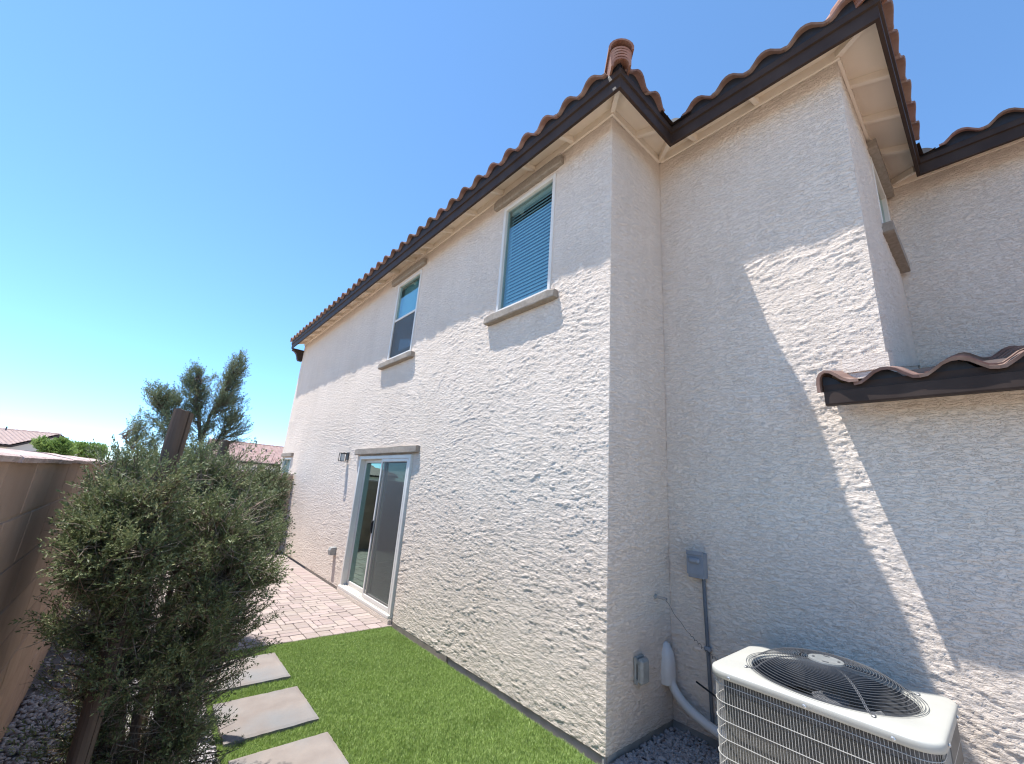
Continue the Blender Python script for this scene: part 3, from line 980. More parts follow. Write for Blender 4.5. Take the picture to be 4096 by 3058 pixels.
# stacked rims that close each hip end
for cx_, cy_ in ((EA, EB), (EC, ED)):
    dx = Vector((1, 1, 0)).normalized(); sx_ = Vector((1, -1, 0)).normalized()
    for k in range(6):
        top = k == 5
        rr, L_ = (0.116, 0.34) if top else (0.090 + 0.002 * k, 0.20)
        th = 0.020
        vs, fs = [], []
        n_ = 10
        for t, dz in ((0.0, 0.0), (L_, 0.07 if top else 0.05)):
            for q in (rr, rr - th):
                for i in range(n_ + 1):
                    a = math.pi * (-0.06 + 1.12 * i / n_)
                    vs.append(Vector((cx_, cy_, FZ1 - 0.005 + 0.038 * k + (0.006 if top else 0))) + dx * (t - 0.035 - (0.03 if top else 0) + 0.006 * k) + sx_ * q * math.cos(a) + Vector((0, 0, q * math.sin(a) + dz)))
        kk = n_ + 1
        for i in range(n_):
            fs += [(i, 2 * kk + i, 2 * kk + i + 1, i + 1), (kk + i + 1, 3 * kk + i + 1, 3 * kk + i, kk + i), (kk + i, i, i + 1, kk + i + 1)]
        fs += [(0, kk, 3 * kk, 2 * kk), (n_, 2 * kk + n_, 3 * kk + n_, kk + n_)]
        MB().add(vs, fs).build('hip_tile', 'hiptile', roof_o)
# mortar plug in the open end of each hip
for cx_, cy_ in ((EA, EB), (EC, ED)):
    pl = MB()
    dx = Vector((1, 1, 0)).normalized(); sx_ = Vector((1, -1, 0)).normalized()
    vs = []
    for t in (0.02, 0.3):
        for i in range(9):
            a = math.pi * i / 8
            p = Vector((cx_, cy_, TZ + 0.03)) + dx * t + sx_ * (0.092 * math.cos(a)) + Vector((0, 0, 0.105 * math.sin(a) + t * 0.24))
            vs.append(p)
    pl.add(vs, [tuple(range(9)), tuple(range(17, 8, -1))] + [(i, i + 9, i + 10, i + 1) for i in range(8)])
    pl.build('hip_mortar', 'tile', roof_o)

# dark wavy bird stop under the tile fronts, fascia with a lip
def bird_stop(parent, p0, p1, inward, crest0, zbot, ztop0, name='bird_stop', pitch=P_T):
    """strip from p0 to p1 (plan points), wavy top following the tiles; crest0 = distance of a crest from p0"""
    L = math.hypot(p1[0] - p0[0], p1[1] - p0[1])
    n = max(8, int(L / 0.02))
    vs, fs = [], []
    for i in range(n + 1):
        s = L * i / n
        t = ((s - crest0) / pitch + 0.5) % 1.0 - 0.5
        z = ztop0 + s_prof(t) - 0.016
        x = p0[0] + (p1[0] - p0[0]) * i / n
        y = p0[1] + (p1[1] - p0[1]) * i / n
        for dd in (0.0, 0.015):
            vs.append((x + inward[0] * dd, y + inward[1] * dd, zbot))
            vs.append((x + inward[0] * dd, y + inward[1] * dd, z + dd * 0.3))
    for i in range(n):
        a = i * 4
        fs += [(a, a + 4, a + 5, a + 1), (a + 2, a + 3, a + 7, a + 6), (a + 1, a + 5, a + 7, a + 3)]
    MB().add(vs, fs).build(name, 'birdstop', parent)
BS = 0.006
bird_stop(roof_o, (EA + BS, EB + BS), (EA + BS, YF), (1, 0), (-0.018 - EB - BS) % P_T, FZ1 - 0.02, TZ)
bird_stop(roof_o, (EA + BS + 0.02, EB + BS), (EC, EB + BS), (0, 1), 0.24 - BS - 0.02, FZ1 - 0.02, TZ)
bird_stop(roof_o, (EC + BS, ED + BS), (EC + BS, EB), (1, 0), (-0.621 - 0.3 * 4 - ED - BS) % 0.30, FZ1 - 0.02, TZ, pitch=0.30)
bird_stop(roof_o, (EC + BS + 0.02, ED + BS), (EE, ED + BS), (0, 1), 0.24 - BS - 0.02, FZ1 - 0.02, TZ)
bird_stop(roof_o, (EE + BS, -4.9), (EE + BS, ED), (1, 0), (ED - 0.32 + 4.9) % P_T, FZ1 - 0.02, TZ)

# fascia: profile in (distance outwards, z), mitred
FP = [(-0.045, FZ0), (-0.016, FZ0), (-0.014, FZ0 + 0.010), (-0.014, FZ0 + 0.118), (0.004, FZ0 + 0.124), (0.006, FZ0 + 0.182), (0.003, FZ1), (-0.045, FZ1)]
def fascia_run(parent, a, b, outv, mit_a, mit_b, prof=FP, mt='fascia', name='fascia'):
    """a->b run along the eave; mit = +1 convex corner (longer outside), -1 reflex corner, 0 square end"""
    dv = Vector((b[0] - a[0], b[1] - a[1])).normalized()
    vs = []
    for (pt, sgn, mt_) in ((a, -1, mit_a), (b, 1, mit_b)):
        for (dd, z) in prof:
            x = pt[0] + outv[0] * dd + dv.x * sgn * mt_ * dd
            y = pt[1] + outv[1] * dd + dv.y * sgn * mt_ * dd
            vs.append((x, y, z))
    n = len(prof)
    fs = [tuple(range(n)), tuple(range(2 * n - 1, n - 1, -1))] + [(i, n + i, n + (i + 1) % n, (i + 1) % n) for i in range(n)]
    MB().add(vs, fs).build(name, mt, parent)
fascia_run(roof_o, (EA, 2.62), (EA, YF), (-1, 0), 0, 0)
fascia_run(roof_o, (EA, EB), (EA, 2.618), (-1, 0), 1, 0)
fascia_run(roof_o, (EA, EB), (EC, EB), (0, -1), 1, -1)
fascia_run(roof_o, (EC, EB), (EC, ED), (-1, 0), -1, 1)
fascia_run(roof_o, (EC, ED), (EE, ED), (0, -1), 1, -1)
fascia_run(roof_o, (EE, ED), (EE, -4.9), (-1, 0), -1, 0)
# valley metal: two dark pans meeting at each inner corner
for (vx, vy) in ((EC, EB), (EE, ED)):
    v = MB()
    z_ = FZ1 + 0.02
    L_, wv = 1.6, 0.20
    for sgn in (0, 1):
        if sgn == 0:
            q = [(vx - 0.04, vy - 0.04), (vx - 0.04 - wv, vy - 0.03), (vx - 0.04 - wv + L_, vy - 0.03 + L_), (vx + L_, vy + L_)]
            zz = [z_ - 0.015, z_ + 0.0, z_ + 0.0 + L_ * SLOPE, z_ + L_ * SLOPE]
        else:
            q = [(vx - 0.04, vy - 0.04), (vx + L_, vy + L_), (vx - 0.03 + L_, vy - 0.04 - wv + L_), (vx - 0.03, vy - 0.04 - wv)]
            zz = [z_ - 0.015, z_ + L_ * SLOPE, z_ + L_ * SLOPE, z_]
        v.add([(p[0], p[1], z) for p, z in zip(q, zz)], [(0, 1, 2, 3)])
    # folded ribs
    for off in (-0.10, 0.10):
        s1 = Vector((vx - 0.03, vy - 0.03, z_ + 0.006)) + Vector((min(off, 0), -max(off, 0), 0))
        v.tube([s1, s1 + Vector((0.5, 0.5, 0.5 * SLOPE))], 0.007, 5)
    v.build('valley_flashing', 'fascia', roof_o)

# rafter tails, frieze boards, hip rafters
def rafter_mesh():
    b = MB()
    # local: x inward from fascia, z up; bottom follows slope
    b.prism([(0.044, -0.060), (0.36, -0.065 + 0.36 * SLOPE), (0.36, 0.36 * SLOPE - 0.0015), (0.044, 0.044 * SLOPE - 0.0015)], 1, -0.021, 0.021)
    me = b.mesh('rafter_tail')
    me.materials.append(MT['eave'])
    return me
RAF = rafter_mesh()
def rafter(parent, x, y, rz):
    o = link_mesh('rafter_tail', RAF, None, parent)
    o.location = (x, y, ZR)
    o.rotation_euler = (0, 0, rz)
for k in range(18):
    rafter(roof_o, EA, 0.507 + 0.6 * k, 0)
rafter(roof_o, EA, 3.755, 0)
for y in (-0.434, -1.036):
    rafter(roof_o, EC, y, 0)
rafter(roof_o, 0.41, EB, R(90))
for x in (1.277, 1.814, 2.397):
    rafter(roof_o, x, ED, R(90))
for k in range(4):
    rafter(roof_o, EE, -2.2 - 0.6 * k, 0)
hrm = MB()
hrm.prism([(0.066, -0.058), (0.50, -0.065 + 0.50 * SLOPE * 0.707), (0.50, 0.50 * SLOPE * 0.707 - 0.002), (0.066, 0.066 * SLOPE * 0.707 - 0.002)], 1, -0.021, 0.021)
hme = hrm.mesh('hip_rafter'); hme.materials.append(MT['eave'])
for (x, y) in ((EA, EB), (EC, ED), (EC, EB), (EE, ED)):
    o = link_mesh('hip_rafter', hme, None, roof_o)
    o.location = (x, y, ZR)
    o.rotation_euler = (0, 0, R(45))
def frieze(a, b, outv):
    x0, y0_ = a; x1, y1_ = b
    t = 0.022
    m_ = MB()
    m_.box((min(x0, x1) + (min(outv[0], 0)) * t, min(y0_, y1_) + min(outv[1], 0) * t, ZS - 0.105),
           (max(x0, x1) + max(outv[0], 0) * t, max(y0_, y1_) + max(outv[1], 0) * t, ZS - 0.018))
    m_.build('frieze_board', 'eave', roof_o)
frieze((-0.0045, -0.026), (-0.0045, FAR), (-1, 0))
frieze((-0.004, -0.0045), (XB - 0.03, -0.0045), (0, -1))
frieze((XB - 0.0045, YC - 0.026), (XB - 0.0045, -0.03), (-1, 0))
frieze((XB, YC - 0.0045), (XE - 0.03, YC - 0.0045), (0, -1))
frieze((XE - 0.0045, -4.6), (XE - 0.0045, YC - 0.03), (-1, 0))
# brown corbel that carries the far end of the eave
cb = MB()
prof = [(0.0, 5.30), (-0.30, 5.30), (-0.30, 5.24), (-0.24, 5.22), (-0.19, 5.17), (-0.15, 5.09), (-0.135, 5.02), (-0.10, 4.97), (0.0, 4.97)]
cb.prism(prof, 1, FAR - 0.02, FAR + 0.10)
cb.build('corbel', 'fascia', house)

# ---- low roof over the ground floor -------------------------------------
LY0 = -1.335
LEx, LZ0, LZ1 = 0.607, 2.432, 2.575
LSL = 0.262
lr = MB()
Lrun = XE - LEx
eave_strip(lr, ((LEx + 0.02, -4.9), (LEx + 0.02, LY0 - 0.03)), ((XB + 0.02, -4.9), (XB + 0.02, LY0 - 0.03)), 2.53, 2.53 + 0.315 * LSL)
# deck over the step back, ends against the side wall
eave_strip(lr, ((XB + 0.02, -4.9), (XB + 0.02, YC - 0.004)), ((XE, -4.9), (XE, YC - 0.004)), 2.53 + 0.315 * LSL, 2.53 + (XE - LEx - 0.02) * LSL)
low = lr.build('porch_roof', 'eave', house)
tag(low, 'low clay tile roof over the ground floor')
FP2 = [(-0.02, LZ0), (0.022, LZ0), (0.026, LZ0 + 0.010), (0.026, LZ0 + 0.092), (0.006, LZ0 + 0.098), (0.006, LZ1), (-0.02, LZ1)]
fascia_run(low, (LEx, LY0), (LEx, -4.9), (-1, 0), 0, 0, prof=FP2)
eb = MB(); eb.box((LEx - 0.005, LY0 - 0.0005, LZ0 + 0.002), (LEx + 0.03, LY0 - 0.03, LZ1 - 0.002)); eb.build('end_board', 'fascia', low)
TZ2 = 2.590
for c in range(7):
    dist = -TOV + c * 0.365
    for k in range(1, 11):
        y = -1.353 - 0.307 * k
        if dist + 0.2 > XB - LEx and y > YC - 0.12:
            continue
        if dist > Lrun - 0.2:
            continue
        place_tile(low, (LEx, y), (1, 0), dist, TZ2 + c * 0.010, slope=LSL)
bird_stop(low, (LEx + 0.004, LY0 + 0.005), (LEx + 0.004, -4.9), (1, 0), 0.0, LZ1 - 0.01, TZ2)
# rake tile that closes the end: drops on the outside, runs into the first trough
rp_ = [(-1.305, -0.080), (-1.303, -0.02), (-1.308, 0.025), (-1.325, 0.058), (-1.353, 0.074), (-1.390, 0.066), (-1.425, 0.036), (-1.452, 0.008), (-1.485, -0.010), (-1.530, -0.012)]
vs, fs = [], []
for x_, dz in ((LEx - TOV - 0.01, 0.004), (XB - 0.003, (XB - LEx + TOV) * LSL)):
    for (yy, zz) in rp_:
        vs.append((x_, yy, TZ2 + zz + dz))
    for i, (yy, zz) in enumerate(rp_):
        a_ = (rp_[max(i - 1, 0)], rp_[min(i + 1, len(rp_) - 1)])
        tx, tz = a_[1][0] - a_[0][0], a_[1][1] - a_[0][1]
        ln = math.hypot(tx, tz)
        vs.append((x_, yy + tz / ln * -0.019 * -1 * -1, TZ2 + zz + dz + tx / ln * 0.019))
k_ = len(rp_)
for i in range(k_ - 1):
    fs += [(i, i + 1, 2 * k_ + i + 1, 2 * k_ + i), (k_ + i + 1, k_ + i, 3 * k_ + i, 3 * k_ + i + 1), (k_ + i, k_ + i + 1, i + 1, i)]
fs += [(0, k_, 3 * k_, 2 * k_)]
MB().add(vs, fs).build('rake_tile', 'tile', low)
# grey flashing where the low roof meets the walls
fl = MB()
fl.box((XB - 0.012, YC - 0.012, 2.72), (XB - 0.0045, -1.40, 2.835))
zA, zB = 2.84, 2.84 + (XE - XB) * LSL
fl.add([(XB - 0.012, YC - 0.012, zA - 0.12), (XE - 0.012, YC - 0.012, zB - 0.12), (XE - 0.012, YC - 0.012, zB - 0.03), (XB - 0.012, YC - 0.012, zA - 0.005)], [(0, 1, 2, 3)])
fl.box((XE - 0.014, -4.6, zB - 0.15), (XE - 0.006, YC - 0.012, zB - 0.02))
fl.build('wall_flashing', 'stucco', low)

# ------------------------------------------------------------------ boundary walls
def block_mesh(L, h, t, jx=0.003, jz=0.002, axis='y'):
    b = MB()
    if axis == 'y':
        b.bbox((-t, jx / 2, jz / 2), (0, L - jx / 2, h - jz / 2), 0.006)
    else:
        b.bbox((jx / 2, 0, jz / 2), (L - jx / 2, t, h - jz / 2), 0.006)
    me = b.mesh('block')
    me.materials.append(MT['block'])
    return me
BL, BH, BT = 0.44, 0.2, 0.15
bw = MB()
bw.box((LX - BT + 0.008, -3.8, -0.3), (LX - 0.0035, RET + 0.15, WALLTOP - 0.004))
bwall = bw.build('boundary_wall', 'mortar')
tag(bwall, 'long tan block wall along the left side with pale rough cap', 'wall')
BM, BMH = block_mesh(BL, BH, BT), block_mesh(BL / 2, BH, BT)
nrow = 9
for r_ in range(nrow):
    zb = WALLTOP - (r_ + 1) * BH
    off = 0 if r_ % 2 == 0 else BL / 2
    y = 0.325 - 9 * BL + off
    while y < RET - 0.05:
        o = link_mesh('block', BM, None, bwall)
        o.location = (LX + random.uniform(-0.0015, 0.0015), y, zb)
        y += BL
cp = MB(); cp.prism([(0.016, -0.012), (0.020, 0.004), (0.010, 0.010), (-0.05, 0.020), (-0.10, 0.030), (-0.16, 0.032), (-0.17, 0.02), (-0.17, -0.012)], 1, 0.002, 0.398)
capm = cp.mesh('cap_block'); capm.materials.append(MT['cap'])
y = -3.7
while y < RET:
    o = link_mesh('cap_block', capm, None, bwall)
    o.location = (LX + random.uniform(-0.003, 0.003), y, WALLTOP + random.uniform(-0.001, 0.002))
    o.rotation_euler = (random.uniform(-.004, .004), random.uniform(-.008, .008), random.uniform(-.006, .006))
    y += 0.4
rw = MB()
rw.box((LX + 0.02, RET + 0.005, -0.3), (-0.03, RET + BT - 0.008, WALLTOP - 0.004))
rwall = rw.build('return_wall', 'mortar')
tag(rwall, 'short tan block wall closing the far end of the patio', 'wall')
BX = block_mesh(0.4, BH, BT, axis='x')
for r_ in range(nrow):
    zb = WALLTOP - (r_ + 1) * BH
    off = 0 if r_ % 2 == 0 else 0.2
    x = -0.035 - 0.4 + off - 0.2
    n_ = 0
    while x > LX - 0.2:
        if x + 0.4 <= -0.03 and x >= LX - 0.01:
            o = link_mesh('block', BX, None, rwall)
            o.location = (x, RET + random.uniform(-0.0015, 0.0015), zb)
        x -= 0.4
cp = MB(); cp.bbox((0.004, -0.014, 0), (0.396, 0.17, 0.048), 0.010)
capx = cp.mesh('cap_block'); capx.materials.append(MT['cap'])
x = -0.43
while x > LX:
    o = link_mesh('cap_block', capx, None, rwall)
    o.location = (x, RET, WALLTOP)
    x -= 0.4

# ------------------------------------------------------------------ patio of pavers
pbd = MB()
pbd.add([(-2.3, 3.235, -0.014), (-0.004, 3.235, -0.014), (-0.004, RET, -0.014), (-2.3, RET, -0.014)], [(0, 1, 2, 3)])
patio = tag(pbd.build('patio', 'paver_sand'), kind='structure')
ux, uy = 0.0735, 0.105
def paver_mesh(lx, ly):
    g, c = 0.0035, 0.018
    x0, x1, y0, y1 = -lx / 2 + g, lx / 2 - g, -ly / 2 + g, ly / 2 - g
    c2 = c * 0.45
    ring = [(x0, y0 + c), (x0 + c2 * .6, y0 + c2 * .6), (x0 + c, y0), (x1 - c, y0), (x1 - c2 * .6, y0 + c2 * .6), (x1, y0 + c), (x1, y1 - c), (x1 - c2 * .6, y1 - c2 * .6), (x1 - c, y1), (x0 + c, y1), (x0 + c2 * .6, y1 - c2 * .6), (x0, y1 - c)]
    n = len(ring)
    vs = [(x, y, -0.05) for x, y in ring] + [(x, y, -0.006) for x, y in ring] + [(x * 0.965, y * 0.95, 0.0) for x, y in ring]
    fs = [tuple(range(2 * n, 3 * n))]
    for i in range(n):
        j = (i + 1) % n
        fs += [(i, j, n + j, n + i), (n + i, n + j, 2 * n + j, 2 * n + i)]
    me = bpy.data.meshes.new('paver')
    me.from_pydata(vs, [], fs)
    me.update()
    me.materials.append(MT['paver'])
    return me
PV = {}
cells = []
# edge row against the turf: single pavers; soldier course along the house; random ashlar inside
X_IN, X_L = -0.285, -2.25
y_start = 3.235
placed = []
x = X_IN
k = 0
xx = -0.004 - 0.0
while xx > X_L:
    placed.append((xx - 0.0725, y_start + 0.09, 0.145, 0.18)); xx -= 0.145
yy = y_start + 0.18
while yy < RET - 0.1:
    xo = -0.06 if DOOR[0] - 0.02 < yy < DOOR[1] - 0.1 else -0.012
    placed.append(((X_IN + xo) / 2, yy + 0.0575, abs(X_IN - xo), 0.115)); yy += 0.115
NX = int((X_IN - X_L) / ux); NY = int((RET - y_start - 0.18) / uy)
occ = np.zeros((NX, NY), bool)
prng = random.Random(3)
def fits(i, j, a, b):
    return i + a <= NX and j + b <= NY and not occ[i:i + a, j:j + b].any()
for j in range(NY):
    for i in range(NX):
        if occ[i, j]: continue
        opts = [(3, 1), (2, 2)] if (i + j * 2) % 5 < 3 else [(2, 2), (3, 1)]
        if prng.random() < 0.25: opts = opts[::-1]
        for (a_, b_) in opts + [(2, 1), (1, 2), (1, 1)]:
            if fits(i, j, a_, b_):
                occ[i:i + a_, j:j + b_] = True
                placed.append((X_IN - (i + a_ / 2) * ux, y_start + 0.18 + (j + b_ / 2) * uy, a_ * ux, b_ * uy))
                break
placed.sort(key=lambda p: (p[1] + 2.03) ** 2 + (p[0] + 2.78) ** 2 * 0.3 + (40 if p[0] < -1.75 else 0))
rest_v, rest_f = [], []
for n_, (px_, py_, lx_, ly_) in enumerate(placed):
    key = (round(lx_, 3), round(ly_, 3))
    if key not in PV: PV[key] = paver_mesh(lx_, ly_)
    if n_ < 300:
        o = link_mesh('paver', PV[key], None, patio)
        o.location = (px_, py_, prng.uniform(-0.0025, 0.0015))
        o.rotation_euler = (prng.uniform(-.006, .006), prng.uniform(-.006, .006), prng.uniform(-.008, .008))
    else:
        k0 = len(rest_v)
        me = PV[key]
        dz = prng.uniform(-0.0025, 0.0015)
        rest_v += [(v.co.x + px_, v.co.y + py_, v.co.z + dz) for v in me.vertices]
        rest_f += [tuple(i + k0 for i in p.vertices) for p in me.polygons]
pm = bpy.data.meshes.new('far_pavers'); pm.from_pydata(rest_v, [], rest_f); pm.update()
pm.materials.append(leaf_mat('far_paver_concrete', (0.26, 0.207, 0.185), (0.32, 0.263, 0.234), (0.38, 0.322, 0.28), scale=3, trans=0))
tag(link_mesh('paver_field', pm, None, patio), kind='stuff')

# ------------------------------------------------------------------ stepping stones
def stone(x0, x1, y0, y1, label, seed):
    rng = np.random.default_rng(seed)
    cx_, cy_ = (x0 + x1) / 2, (y0 + y1) / 2
    o_ = empty('stepping_stone', (cx_, cy_, 0), label, 'stepping stone', 'stepping stones in the turf')
    nx, ny = 24, 24
    X = np.linspace(x0 - cx_, x1 - cx_, nx + 1); Y = np.linspace(y0 - cy_, y1 - cy_, ny + 1)
    A, B = np.meshgrid(X, Y, indexing='ij')
    Zt = 0.022 + 0.0022 * pn(A * 7 + seed, B * 7, seed) + 0.0016 * pn(A * 19, B * 19 + seed, seed + 1)
    e = np.minimum(np.minimum(A - X[0], X[-1] - A), np.minimum(B - Y[0], Y[-1] - B))
    Zt -= 0.007 * (1 - sstep(0, 0.02, e))
    edge = e < 1e-6
    A2 = A + np.where(edge, 0.003 * pn(B * 20, A * 20, seed + 2), 0); B2 = B + np.where(edge, 0.003 * pn(A * 20, B * 20, seed + 3), 0)
    V = np.stack([A2, B2, Zt], -1).reshape(-1, 3)
    k = ny + 1
    ii, jj = np.meshgrid(np.arange(nx), np.arange(ny), indexing='ij')
    a = (ii * k + jj).ravel()
    F = [tuple(t) for t in np.stack([a, a + k, a + k + 1, a + 1], -1)]
    vs = [tuple(p) for p in V]
    loop = [i * k for i in range(nx + 1)] + [nx * k + j for j in range(1, ny + 1)] + [i * k + ny for i in range(nx - 1, -1, -1)] + [j for j in range(ny - 1, 0, -1)]
    b0 = len(vs)
    vs += [(vs[i][0], vs[i][1], -0.03) for i in loop]
    for q in range(len(loop)):
        q2 = (q + 1) % len(loop)
        F.append((loop[q], b0 + q, b0 + q2, loop[q2]))
    me = bpy.data.meshes.new('slab'); me.from_pydata(vs, [], F); me.update()
    link_mesh('slab', me, 'slab', o_, smooth=False)
STONES = [(-2.0, -1.405, 2.336, 2.95), (-2.0, -1.408, 1.512, 2.112), (-2.0, -1.413, 0.70, 1.312)]
stone(*STONES[0], 'stepping stone nearest the patio pavers, partly behind the shrub', 1)
stone(*STONES[1], 'middle one of the three stepping stones, between the two others', 2)
stone(*STONES[2], 'stepping stone nearest the camera, cut off by the picture edge', 3)

# ------------------------------------------------------------------ turf blades
def scatter_blades(n, x0, x1, y0, y1, seed, holes, h=(0.018, 0.034), wd=(0.0018, 0.0034)):
    rng = np.random.default_rng(seed)
    x = rng.uniform(x0, x1, n); y = rng.uniform(y0, y1, n)
    ok = np.ones(n, bool)
    for (a, b, c, d_) in holes:
        ok &= ~((x > a - 0.004) & (x < b + 0.004) & (y > c - 0.004) & (y < d_ + 0.004))
    x, y = x[ok], y[ok]
    n = len(x)
    # nap: blades lean in drifting directions
    ang = 2.4 * pn(x * 3, y * 3, 5) + 2.2 * pn(x * 16, y * 16, 6) + rng.normal(0, 1.3, n) + 1.0
    lean = rng.uniform(0.15, 0.9, n)
    L = rng.uniform(*h, n) * (1 + 0.2 * pn(x * 5, y * 5, 8))
    wdt = rng.uniform(*wd, n)
    dx, dy = np.cos(ang), np.sin(ang)
    fa = rng.uniform(0, 2 * np.pi, n)
    wx, wy = np.cos(fa) * wdt, np.sin(fa) * wdt
    b0 = np.stack([x - wx, y - wy, np.full(n, -0.016)], -1)
    b1 = np.stack([x + wx, y + wy, np.full(n, -0.016)], -1)
    tip = np.stack([x + dx * L * np.sin(lean), y + dy * L * np.sin(lean), -0.016 + L * np.cos(lean)], -1)
    V = np.stack([b0, b1, tip], 1).reshape(-1, 3)
    F = np.arange(3 * n).reshape(-1, 3)
    return V, F
holes = [(a, b, c, d_) for (a, b, c, d_) in STONES]
V1, F1 = scatter_blades(310000, -2.03, -0.05, 0.2, 3.225, 1, holes)
V2, F2 = scatter_blades(30000, -2.03, -0.05, -0.45, 0.2, 2, holes)
g = np_mesh('turf_grass', np.concatenate([V1, V2]), np.concatenate([F1, F2 + len(V1)]), 'turf')
tag(g, 'short bright green artificial turf between the house and the shrub', 'grass', kind='stuff')

# ------------------------------------------------------------------ gravel
def pebbles(spots, rmin, rmax, seed):
    rng = np.random.default_rng(seed)
    # base low-poly stone: subdivided octahedron
    base = np.array([(1, 0, 0), (-1, 0, 0), (0, 1, 0), (0, -1, 0), (0, 0, 1), (0, 0, -1)], float)
    tri = [(0, 2, 4), (2, 1, 4), (1, 3, 4), (3, 0, 4), (2, 0, 5), (1, 2, 5), (3, 1, 5), (0, 3, 5)]
    vs = [tuple(v) for v in base]; fs = []; cache = {}
    def mid(a, b):
        k = (min(a, b), max(a, b))
        if k not in cache:
            m_ = (np.array(vs[a]) + np.array(vs[b])); m_ /= np.linalg.norm(m_)
            cache[k] = len(vs); vs.append(tuple(m_))
        return cache[k]
    for (a, b, c) in tri:
        ab, bc, ca = mid(a, b), mid(b, c), mid(c, a)
        fs += [(a, ab, ca), (ab, b, bc), (ca, bc, c), (ab, bc, ca)]
    bv, bf = np.array(vs), np.array(fs)
    n = len(spots); m_ = len(bv)
    r = rng.uniform(rmin, rmax, n)
    sc = np.stack([r * rng.uniform(.8, 1.6, n), r * rng.uniform(.6, 1.0, n), r * rng.uniform(.4, .7, n)], -1)
    V = bv[None] * sc[:, None] * (1 + rng.uniform(-.22, .22, (n, m_, 1)))
    a = rng.uniform(0, 2 * np.pi, n); t = rng.normal(0, .35, n)
    c, s = np.cos(t)[:, None], np.sin(t)[:, None]
    x, z = V[..., 0] * c - V[..., 2] * s, V[..., 0] * s + V[..., 2] * c
    c, s = np.cos(a)[:, None], np.sin(a)[:, None]
    X, Y = x * c - V[..., 1] * s, x * s + V[..., 1] * c
    V = np.stack([X, Y, z], -1) + np.asarray(spots)[:, None]
    F = (bf[None] + (np.arange(n) * m_)[:, None, None]).reshape(-1, 3)
    return V.reshape(-1, 3), F
rg = np.random.default_rng(4)
def bed(n, x0, x1, y0, y1, z0=-0.024):
    return np.stack([rg.uniform(x0, x1, n), rg.uniform(y0, y1, n), z0 + rg.uniform(0, 0.016, n)], -1)
sp = np.concatenate([bed(5200, LX + 0.01, -2.05, 0.3, 3.0), bed(900, LX + 0.01, -2.3, 3.0, RET - 0.02), bed(500, LX + 0.01, -2.05, -1.5, 0.3)])
V, F = pebbles(sp, 0.010, 0.022, 1)
tag(np_mesh('gravel', V, F, 'pebble'), 'grey lavender gravel in the bed along the block wall', 'gravel', kind='stuff')
sp = np.concatenate([bed(2600, -0.02, XB - 0.015, -0.75, -0.015), bed(900, -0.02, XB - 0.015, -2.6, -0.75)])
V, F = pebbles(sp, 0.010, 0.022, 2)
tag(np_mesh('gravel', V, F, 'pebble'), 'dark grey gravel in the corner beside the air conditioner', 'gravel', kind='stuff')

# ------------------------------------------------------------------ air conditioner
AX0, AX1, AY0, AY1, AZ = -0.015, 0.800, -1.712, -0.722, 0.812
acx, acy = (AX0 + AX1) / 2, (AY0 + AY1) / 2
ac = empty('air_conditioner', (acx, acy, 0.0), 'cream topped outdoor air conditioner with round fan grille and wire guard', 'air conditioner')
hx, hy = (AX1 - AX0) / 2, (AY1 - AY0) / 2
def rrect(hx, hy, r, n=8):
    """rounded rectangle outline, counter-clockwise"""
    P = []
    for (sx, sy, a0) in ((1, 1, 0), (-1, 1, 90), (-1, -1, 180), (1, -1, 270)):
        for i in range(n + 1):
            a = R(a0 + 90 * i / n)
            P.append((sx * (hx - r) + r * math.cos(a), sy * (hy - r) + r * math.sin(a)))
    return P
def resample(P, n):
    P = np.array(P + [P[0]])
    d_ = np.r_[0, np.cumsum(np.hypot(*np.diff(P, axis=0).T))]
    t = np.linspace(0, d_[-1], n, endpoint=False)
    return np.stack([np.interp(t, d_, P[:, 0]), np.interp(t, d_, P[:, 1])], -1)
# concrete pad
pd = MB(); pd.bbox((-hx - 0.03, -hy - 0.05, -0.03), (min(hx + 0.05, XB - acx - 0.01), hy + 0.05, 0.03), 0.008); pd.build('pad', 'footing', ac)
# base pan
b = MB(); b.prism(rrect(hx - 0.02, hy - 0.02, 0.09), 2, 0.03, 0.085); b.build('base_pan', 'acpost', ac)
# coil: inner rounded block, four walls only
RO = resample(rrect(hx - 0.052, hy - 0.052, 0.075), 96)
RI = resample(rrect(hx - 0.085, hy - 0.085, 0.05), 96)
vs = [(x, y, 0.085) for x, y in RO] + [(x, y, AZ - 0.115) for x, y in RO] + [(x, y, 0.085) for x, y in RI] + [(x, y, AZ - 0.115) for x, y in RI]
n = 96; fs = []
for i in range(n):
    j = (i + 1) % n
    fs += [(i, j, n + j, n + i), (2 * n + j, 2 * n + i, 3 * n + i, 3 * n + j), (n + i, n + j, 3 * n + j, 3 * n + i)]
MB().add(vs, fs).build('coil', 'coil', ac)
# dark skirt behind the top of the guard
vs = [(x, y, AZ - 0.113) for x, y in RO] + [(x * 0.995, y * 0.995, AZ - 0.03) for x, y in RO]
MB().add(vs, [(i, (i + 1) % n, n + (i + 1) % n, n + i) for i in range(n)]).build('inner_shroud', 'acdark', ac)
